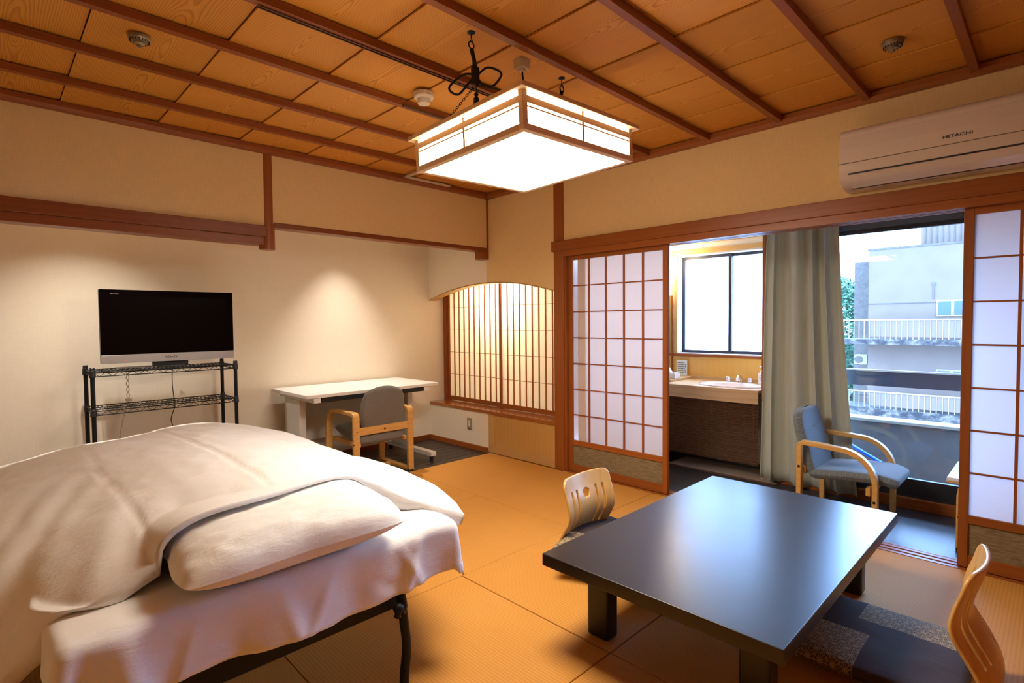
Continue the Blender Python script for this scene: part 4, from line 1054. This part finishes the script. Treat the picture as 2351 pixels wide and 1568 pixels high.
m = pad(.215, .235, .065, .30); m.v = [(-1.128+x, .29+y, .335+z-.05*(.29-.29)+(.035*y/.235)) for x, y, z in m.v]; m.uv = lambda v: (v[0], v[1])
m.build('seat', FABRIC, dc_, smooth=True)
m = pad(.205, .200, .060, .75); R = Matrix.Rotation(math.radians(82+18), 4, 'X')
m.v = [tuple(Vector((-1.128, .055, .548))+R @ Vector((x, y, z))) for x, y, z in m.v]; m.uv = lambda v: (v[0], v[2])
m.build('backrest', FABRIC, dc_, smooth=True)
m = pad(.205, .060, .055, .4); R = Matrix.Rotation(math.radians(60), 4, 'X')
m.v = [tuple(Vector((-1.128, .085, .335))+R @ Vector((x, y, z))) for x, y, z in m.v]; m.uv = lambda v: (v[0], v[2])
m.build('lower_back', FABRIC, dc_, smooth=True)
# wall outlet
ot = empty('wall_outlet', (0, .30, .19), 'beige double wall outlet below the window sill', 'outlet')
B(-.007, -.001, .262, .334, .187, .300).build('cover_plate', BRASSD2 if False else plain('khaki_plate', (.36, .29, .16), .4), ot, bev=.004)
B(-.009, -.006, .284, .312, .212, .276).build('socket', WHITEP, ot, bev=.002, seg=1)
for z in (.224, .244, .264): B(-.0095, -.0088, .290, .306, z-.005, z+.005).build('socket_insert', CREAMP, ot)

# ================================================================== ARMCHAIR + SIDE TABLE IN THE SUNROOM
am = empty('armchair', (.60, -2.85, ZS), 'low bentwood armchair with grey patterned cushions tinted blue for daylight by the balcony window', 'armchair')
def side(xc):
    yR, yF, zt = -2.628, -3.078, .470
    p = [(yR, ZS)]+[(yR, .15), (yR, .30)]+arc(yR-.045, zt-.045, .045, 0, 90, 7)+[(-2.78, zt-.004), (-2.84, zt-.010)]+arc(yF+.21, zt-.222, .21, 88, 180, 14)+[(yF, .12), (yF, ZS)]
    return MB().strap(p, .030, xc-.024, xc+.024).build('side_frame', BEECH, am, bev=.004)
side(.335); side(.828)
for (y, z) in ((-2.66, .27), (-3.02, .20)): B(.355, .806, y-.012, y+.012, z-.025, z+.025).build('cross_rail', BEECH, am, bev=.002, seg=1)
for x in (.309,):
    for (y, z) in ((-2.645, .30), (-3.062, .155)): MB().cyl((x+.003, y, z), (x-.002, y, z), .008, n=12).build('bolt', BLACKP, am)
def pad_path(path, hw, th, xc, rc, nn=44):
    """upholstered slab following a side profile (y,z); last point is the rounded free end"""
    m = MB(); N = [Vector((0, a, b)) for a, b in path]
    def f(sg):
        def g(a, b):
            u = 2*a-1; q = crom([tuple(p) for p in N], b); e_ = .004
            d = (crom([tuple(p) for p in N], min(1, b+e_))-crom([tuple(p) for p in N], max(0, b-e_))).normalized(); nr = Vector((0, -d.z, d.y))
            t = max(0, (b-.45)/.55)
            wdt = hw*math.sqrt(max(0, 1-rc*t**3))
            ends = max(0, 1-abs(2*b-1)**16); e = (max(0, 1-abs(u)**14)*ends)**.3
            p = q+nr*sg*(th*.5*e+.006*(1-u*u))
            return (xc+u*wdt, p.y, p.z)
        return g
    m.grid(f(1), nn, nn); m.grid(f(-1), nn, nn); return m
m = pad_path([(-2.690, .245), (-2.80, .256), (-2.95, .272), (-3.08, .275), (-3.165, .252)], .218, .062, .588, .35); m.uv = lambda v: (v[0], v[1])
m.build('seat', FABRIC_DAYLIT, am, smooth=True)
m = pad_path([(-2.695, .250), (-2.672, .33), (-2.650, .42), (-2.622, .52), (-2.605, .61), (-2.602, .655)], .215, .062, .588, .75); m.uv = lambda v: (v[0], v[2])
bk = m.build('backrest', FABRIC_DAYLIT, am, smooth=True)
m = MB().tube([(.545, -2.668, .535), (.59, -2.671, .533), (.635, -2.668, .535)], .004, 6); m.build('tufting', FABRIC_DAYLIT, am)
sdt = empty('side_table', (.6, -3.7, ZS), 'small white-topped bentwood side table half hidden by the right screen', 'table')
B(.42, .90, -3.95, -3.385, .335, .355).build('table_top', plain('white_laminate', (.80, .78, .75), .3), sdt, bev=.004)
B(.418, .902, -3.952, -3.383, .324, .335).build('edge_band', BEECH, sdt, bev=.002, seg=1)
for x in (.36, .87):
    p = [(-3.437, ZS)]+[(-3.437, .2)]+arc(-3.437-.045, .322-.045, .045, 0, 90, 7)+arc(-3.90+.045, .322-.045, .045, 90, 180, 7)+[(-3.90, .2), (-3.90, ZS)]
    MB().strap(p, .026, x-.022, x+.022).build('leg_frame', BEECH, sdt, bev=.003)
B(.36, .87, -3.46, -3.44, .27, .31).build('apron', BEECH, sdt)
MB().cyl((.335, -3.450, .16), (.339, -3.450, .16), .007, n=12).build('bolt', BLACKP, sdt)
for x in (.36,): B(x-.022, x+.022, -3.90, -3.437, ZS, ZS+.02).build('floor_bar', BEECH, sdt)

# ================================================================== CURTAIN
t = NT('green_grey_curtain'); _a = t.noise(t.coord((1, 300, 3)), 1, 2)
_pr = t.ramp(_a, [(.3, (.44, .45, .37)), (.7, (.56, .57, .48))]); _p = t.pr(_pr, .75, 0, .25, t.bump(_a, .1, .001), sheen=.3)
def curtain():
    m = MB(); nu, nv = 260, 26
    def g(a, b):
        z = 2.0-(2.0-.0)*b
        y0 = -2.222+.030*b; y1 = -2.69-.135*b**1.4
        s = a; y = y0+(y1-y0)*s
        ph = 2*PI*(s*4.3+.22*math.sin(s*8))
        amp = .042+.006*b
        x = .922+amp*math.sin(ph)+.008*math.sin(ph*2.3+1)+.012*noise.noise((s*5, b*2, 2))
        y += .012*math.cos(ph)*(1+.5*b)
        return (x-.015*b, y, z)
    m.grid(g, nu, nv); return m.build('curtain', t.m, smooth=True, solid=.003)
tag(curtain(), 'grey-green curtain gathered beside the balcony window behind the armchair', 'curtain')
cu2 = B(.89, .95, YW+.05, -2.19, 2.0, 2.035).build('curtain_rail', ALUM); tag(cu2, 'metal curtain rail above the balcony window behind the lintel', 'curtain rail')

# ================================================================== WASH BASIN
ct = empty('washbasin_counter', (1.17, -1.64, .58), 'wood laminate washbasin counter with a deep front apron', 'counter')
bx, by, rx, ry = 1.13, -1.845, .17, .265
def top_with_hole():
    m = MB(); n = 48; x0, x1, y0, y1 = .915, 1.437, -2.158, -1.122
    inner = [(bx+rx*math.cos(2*PI*i/n), by+ry*math.sin(2*PI*i/n)) for i in range(n)]
    outer = []
    for i in range(n):
        c, s_ = math.cos(2*PI*i/n), math.sin(2*PI*i/n); k = 1e9
        if c > 1e-6: k = min(k, (x1-bx)/(rx*c))
        if c < -1e-6: k = min(k, (x0-bx)/(rx*c))
        if s_ > 1e-6: k = min(k, (y1-by)/(ry*s_))
        if s_ < -1e-6: k = min(k, (y0-by)/(ry*s_))
        outer.append((bx+rx*c*k, by+ry*s_*k))
    vs = [(p[0], p[1], .692) for p in inner]+[(p[0], p[1], .692) for p in outer]+[(p[0], p[1], .668) for p in inner]+[(p[0], p[1], .668) for p in outer]
    fs = []
    for i in range(n):
        j = (i+1) % n; fs += [(i, j, n+j, n+i), (2*n+i, 3*n+i, 3*n+j, 2*n+j), (i, 2*n+i, 2*n+j, j), (n+i, n+j, 3*n+j, 3*n+i)]
    # corner fillers
    for (cx_, cy_) in ((x0, y0), (x1, y0), (x0, y1), (x1, y1)): pass
    m.add(vs, fs); return m
top_with_hole().build('counter_top', COUNTW, ct)
B(.899, .916, -2.158, -1.122, .582, .692).build('apron', COUNTW, ct, bev=.002, seg=1)
B(1.02, 1.437, -1.34, -1.122, .692, .715).build('raised_shelf', COUNTW, ct, bev=.002, seg=1)
B(1.415, 1.437, -2.158, -1.122, .692, .722).build('upstand', COUNTW, ct)
bs = empty('wash_basin', (bx, by, .56), 'oval pink ceramic basin set into the counter', 'basin')
MB().grid(lambda a, b: (bx+(rx+.012)*math.cos(2*PI*a)*[1.0, .99, .93, .85, .72, .5, .2, .02][min(7, int(round(b*7)))], by+(ry+.012)*math.sin(2*PI*a)*[1.0, .99, .93, .85, .72, .5, .2, .02][min(7, int(round(b*7)))], [.693, .702, .702, .690, .645, .610, .595, .593][min(7, int(round(b*7)))]), 48, 8, True).build('bowl', CERAM, bs, smooth=True)
MB().cyl((bx, by, .594), (bx, by, .598), .02, n=20).build('drain', CHROME, bs)
def tapk(x, y, label):
    r = empty('tap_handle', (x, y, .692), label, 'tap', 'tap handles of the wash basin')
    MB().lathe([(.017, 0), (.017, .012), (.012, .016)], (x, y, .692), 18).build('collar', CHROME, r, smooth=False)
    m = MB(); n = 24
    m.add([(x+(.019+.003*math.cos(6*2*PI*i/n))*math.cos(2*PI*i/n), y+(.019+.003*math.cos(6*2*PI*i/n))*math.sin(2*PI*i/n), z) for z in (.708, .745) for i in range(n)], [tuple(range(n-1, -1, -1)), tuple(range(n, 2*n))]+[(i, (i+1) % n, n+(i+1) % n, n+i) for i in range(n)])
    m.build('knob', CHROME, r, bev=.002, seg=1)
tapk(1.335, -1.735, 'faceted chrome tap handle left of the spout on the wash basin'); tapk(1.335, -1.925, 'faceted chrome tap handle right of the spout, beside the soap bottle')
fc = empty('faucet', (1.345, -1.835, .692), 'chrome spout between the two tap handles of the wash basin', 'faucet')
MB().lathe([(.02, 0), (.02, .01), (.015, .02), (.014, .05)], (1.345, -1.835, .6935), 18).build('base', CHROME, fc, smooth=True)
MB().tube([crom([(1.345, -1.835, .735), (1.32, -1.838, .755), (1.28, -1.842, .748), (1.25, -1.845, .722)], i/10) for i in range(11)], [.018, .018, .017, .016, .015, .014, .013, .013, .012, .012, .012], 12).build('spout', CHROME, fc, smooth=True)
MB().cyl((1.345, -1.835, .745), (1.35, -1.835, .762), .008, n=10).build('lever', CHROME, fc)
sb = empty('soap_bottle', (1.30, -2.07, .692), 'square white foam soap pump bottle beside the basin', 'bottle')
WH2 = plain('soap_white', (.84, .80, .76), .4)
B(1.272, 1.322, -2.085, -2.015, .6935, .800).build('body', WH2, sb, bev=.008)
MB().lathe([(.022, .800), (.022, .815), (.016, .822), (.009, .826), (.009, .845)], (1.297, -2.05, 0), 20).build('collar', WH2, sb, smooth=False)
B(1.250, 1.315, -2.064, -2.036, .842, .858).build('pump_head', WH2, sb, bev=.005)
for i, s_ in enumerate(('FACE', 'HAND', 'SOAP')): text(s_, 'label_lettering', .017, plain('label_ink%d' % i, (.25, .24, .26), .6), sb, (1.2715, -2.05, .775-.018*i), (0, -1, 0), (0, 0, 1), .0002)
# shelf things
tbx = empty('tissue_box', (1.15, -1.24, .715), 'white tissue box with a tissue pulled up on the basin shelf', 'tissue box')
B(1.10, 1.20, -1.335, -1.145, .7165, .765).build('box', WHITEP, tbx, bev=.003)
B(1.12, 1.18, -1.30, -1.18, .765, .7655).build('opening', CONCG, tbx)
m = MB(); m.grid(lambda a, b: (1.15+(.035*(1-b)+.006)*math.cos(2*PI*a)*(1+.3*math.sin(6*PI*a)), -1.24+(.045*(1-b)+.006)*math.sin(2*PI*a)*(1+.25*math.cos(4*PI*a)), .765+.06*b), 24, 8, True); m.build('tissue', SOFTW, tbx, smooth=True)
NOTE = plain('notice_card', (.72, .74, .66), .6); INK = plain('notice_ink', (.16, .15, .14), .7); INKG = plain('notice_green', (.25, .30, .14), .7)
def notice(name, xa, y, label, rot=0):
    r = empty(name, (xa, y, .716), label, 'notice', 'notice cards on the basin shelf')
    B(xa-.002, xa+.002, y-.055, y+.055, .716, .868).build('card', NOTE, r)
    for j in range(6):
        k = 3+(j*2) % 3
        for i in range(k+2):
            w = .012; yy0 = y+.040-i*.0155-(j % 2)*.004
            if yy0 < y-.048: continue
            B(xa-.0026, xa-.002, yy0-w*.5, yy0+w*.35, .848-j*.019-.010, .848-j*.019).build('character', INKG if j > 3 else INK, r)
    return r
notice('notice_card', 1.40, -1.245, 'white notice card with small writing propped at the corner of the basin shelf')
mr = empty('mirror', (1.2, -1.12, .95), 'wood-edged wall mirror on the side wall next to the basin', 'mirror')
B(.85, 1.415, -1.126, -1.1205, .745, 1.50).build('glass', MIRROR, mr)
B(1.415, 1.432, -1.132, -1.1205, .745, 1.50).build('frame_edge', REDZ, mr)
gl = empty('wall_lamp', (1.29, -1.17, 1.79), 'round glowing globe wall lamp above the mirror', 'lamp')
MB().lathe([(0, -.058), (.032, -.048), (.052, -.022), (.058, 0), (.052, .022), (.032, .048), (0, .058)], (1.29, -1.185, 1.80), 24).build('globe', emit('globe_glow', (1.0, .80, .50), 85), gl, smooth=True)
MB().cyl((1.29, -1.1205, 1.80), (1.29, -1.140, 1.80), .03, n=18).build('wall_plate', WHITEP, gl)
# bamboo blind under the counter
bb = empty('bamboo_blind', (.93, -1.64, .08), 'brown bamboo slat blind hanging below the washbasin counter', 'blind')
BAM = wood('bamboo_stick', (.17, .072, .030), (.055, .022, .010), 'y', 220, .5, .3, .1, .05, 1, .05, 1.0)
m = MB(); rn = random.Random(4)
for i in range(82):
    z = .085+.006*i; x = .935+.004*rn.random()+.03*(z-.58)**2*-.2; k = rn.uniform(-.0015, .0015)
    m.add([(x, -2.15, z+k), (x+.004, -2.15, z+k+.0025), (x, -2.15, z+k+.005), (x-.003, -2.15, z+k+.0025), (x, -1.13, z-k), (x+.004, -1.13, z-k+.0025), (x, -1.13, z-k+.005), (x-.003, -1.13, z-k+.0025)], [(0, 1, 2, 3), (7, 6, 5, 4), (0, 4, 5, 1), (1, 5, 6, 2), (2, 6, 7, 3), (3, 7, 4, 0)])
o = m.build('slats', BAM, bb); o['kind'] = 'stuff'
STR = plain('blind_string', (.30, .17, .09), .8)
for i in range(9): y = -1.19-.115*i; MB().tube([(.929, y, .58), (.928, y-.004, .35), (.929, y+.003, .083)], .0013, 5).build('string', STR, bb)
B(.93, .945, -2.15, -1.13, .566, .585).build('head_rail', BAM, bb)
mtf = empty('bath_mat', (1.05, -1.8, ZS), 'grey-brown floor mat below the bamboo blind', 'mat')
B(.90, 1.22, -2.30, -1.38, ZS+.001, ZS+.012).build('pile', plain('taupe_mat', (.30, .23, .18), .9, nz=.12, nscale=80), mtf, bev=.004)
B(.885, .90, -2.30, -1.37, ZS+.001, ZS+.010).build('binding', plain('mat_binding', (.13, .06, .04), .8), mtf)
bn = empty('wicker_bin', (.80, -1.30, ZS), 'brown wicker waste bin half hidden behind the left screen', 'bin')
t = NT('wicker'); _w = t.noise(t.coord((30, 30, 140)), 1, 2); t.pr(t.ramp(_w, [(.35, (.09, .035, .015)), (.65, (.28, .12, .05))]), .6, 0, .4, t.bump(_w, .5, .004)); WICK = t.m
MB().lathe([(.075, 0), (.085, .10), (.095, .24), (.088, .24), (.078, .10), (.068, .008)], (.80, -1.275, ZS+.001), 28).build('basket', WICK, bn, smooth=True)
MB().tube([(.80+.094*math.cos(2*PI*i/24), -1.275+.094*math.sin(2*PI*i/24), ZS+.243) for i in range(24)], .006, 6, True).build('rim', WICK, bn, smooth=True)

# ================================================================== ALCOVE DOWNLIGHTS
def downlight(x, y, label, pw=SPOT_W, ang=70, blend=.95):
    r = empty('downlight', (x, y, 2.36), label, 'downlight', 'downlights in the alcove ceiling')
    MB().lathe([(.05, 0), (.05, -.006), (.038, -.006), (.034, .0)], (x, y, 2.36), 24).build('trim_ring', WHITEP, r)
    ld = D.lights.new('downlight_bulb', 'SPOT'); ld.energy = pw; ld.color = SPOT_COL; ld.spot_size = math.radians(ang); ld.spot_blend = blend; ld.shadow_soft_size = .02
    lo = D.objects.new('bulb', ld); COL.objects.link(lo); lo.parent = r; lo.location = (0, 0, -.01)
    return r
downlight(-1.06, .56, 'recessed alcove downlight above the desk'); downlight(-2.95, .30, 'recessed alcove downlight above the television', pw=95, ang=100, blend=1.0)
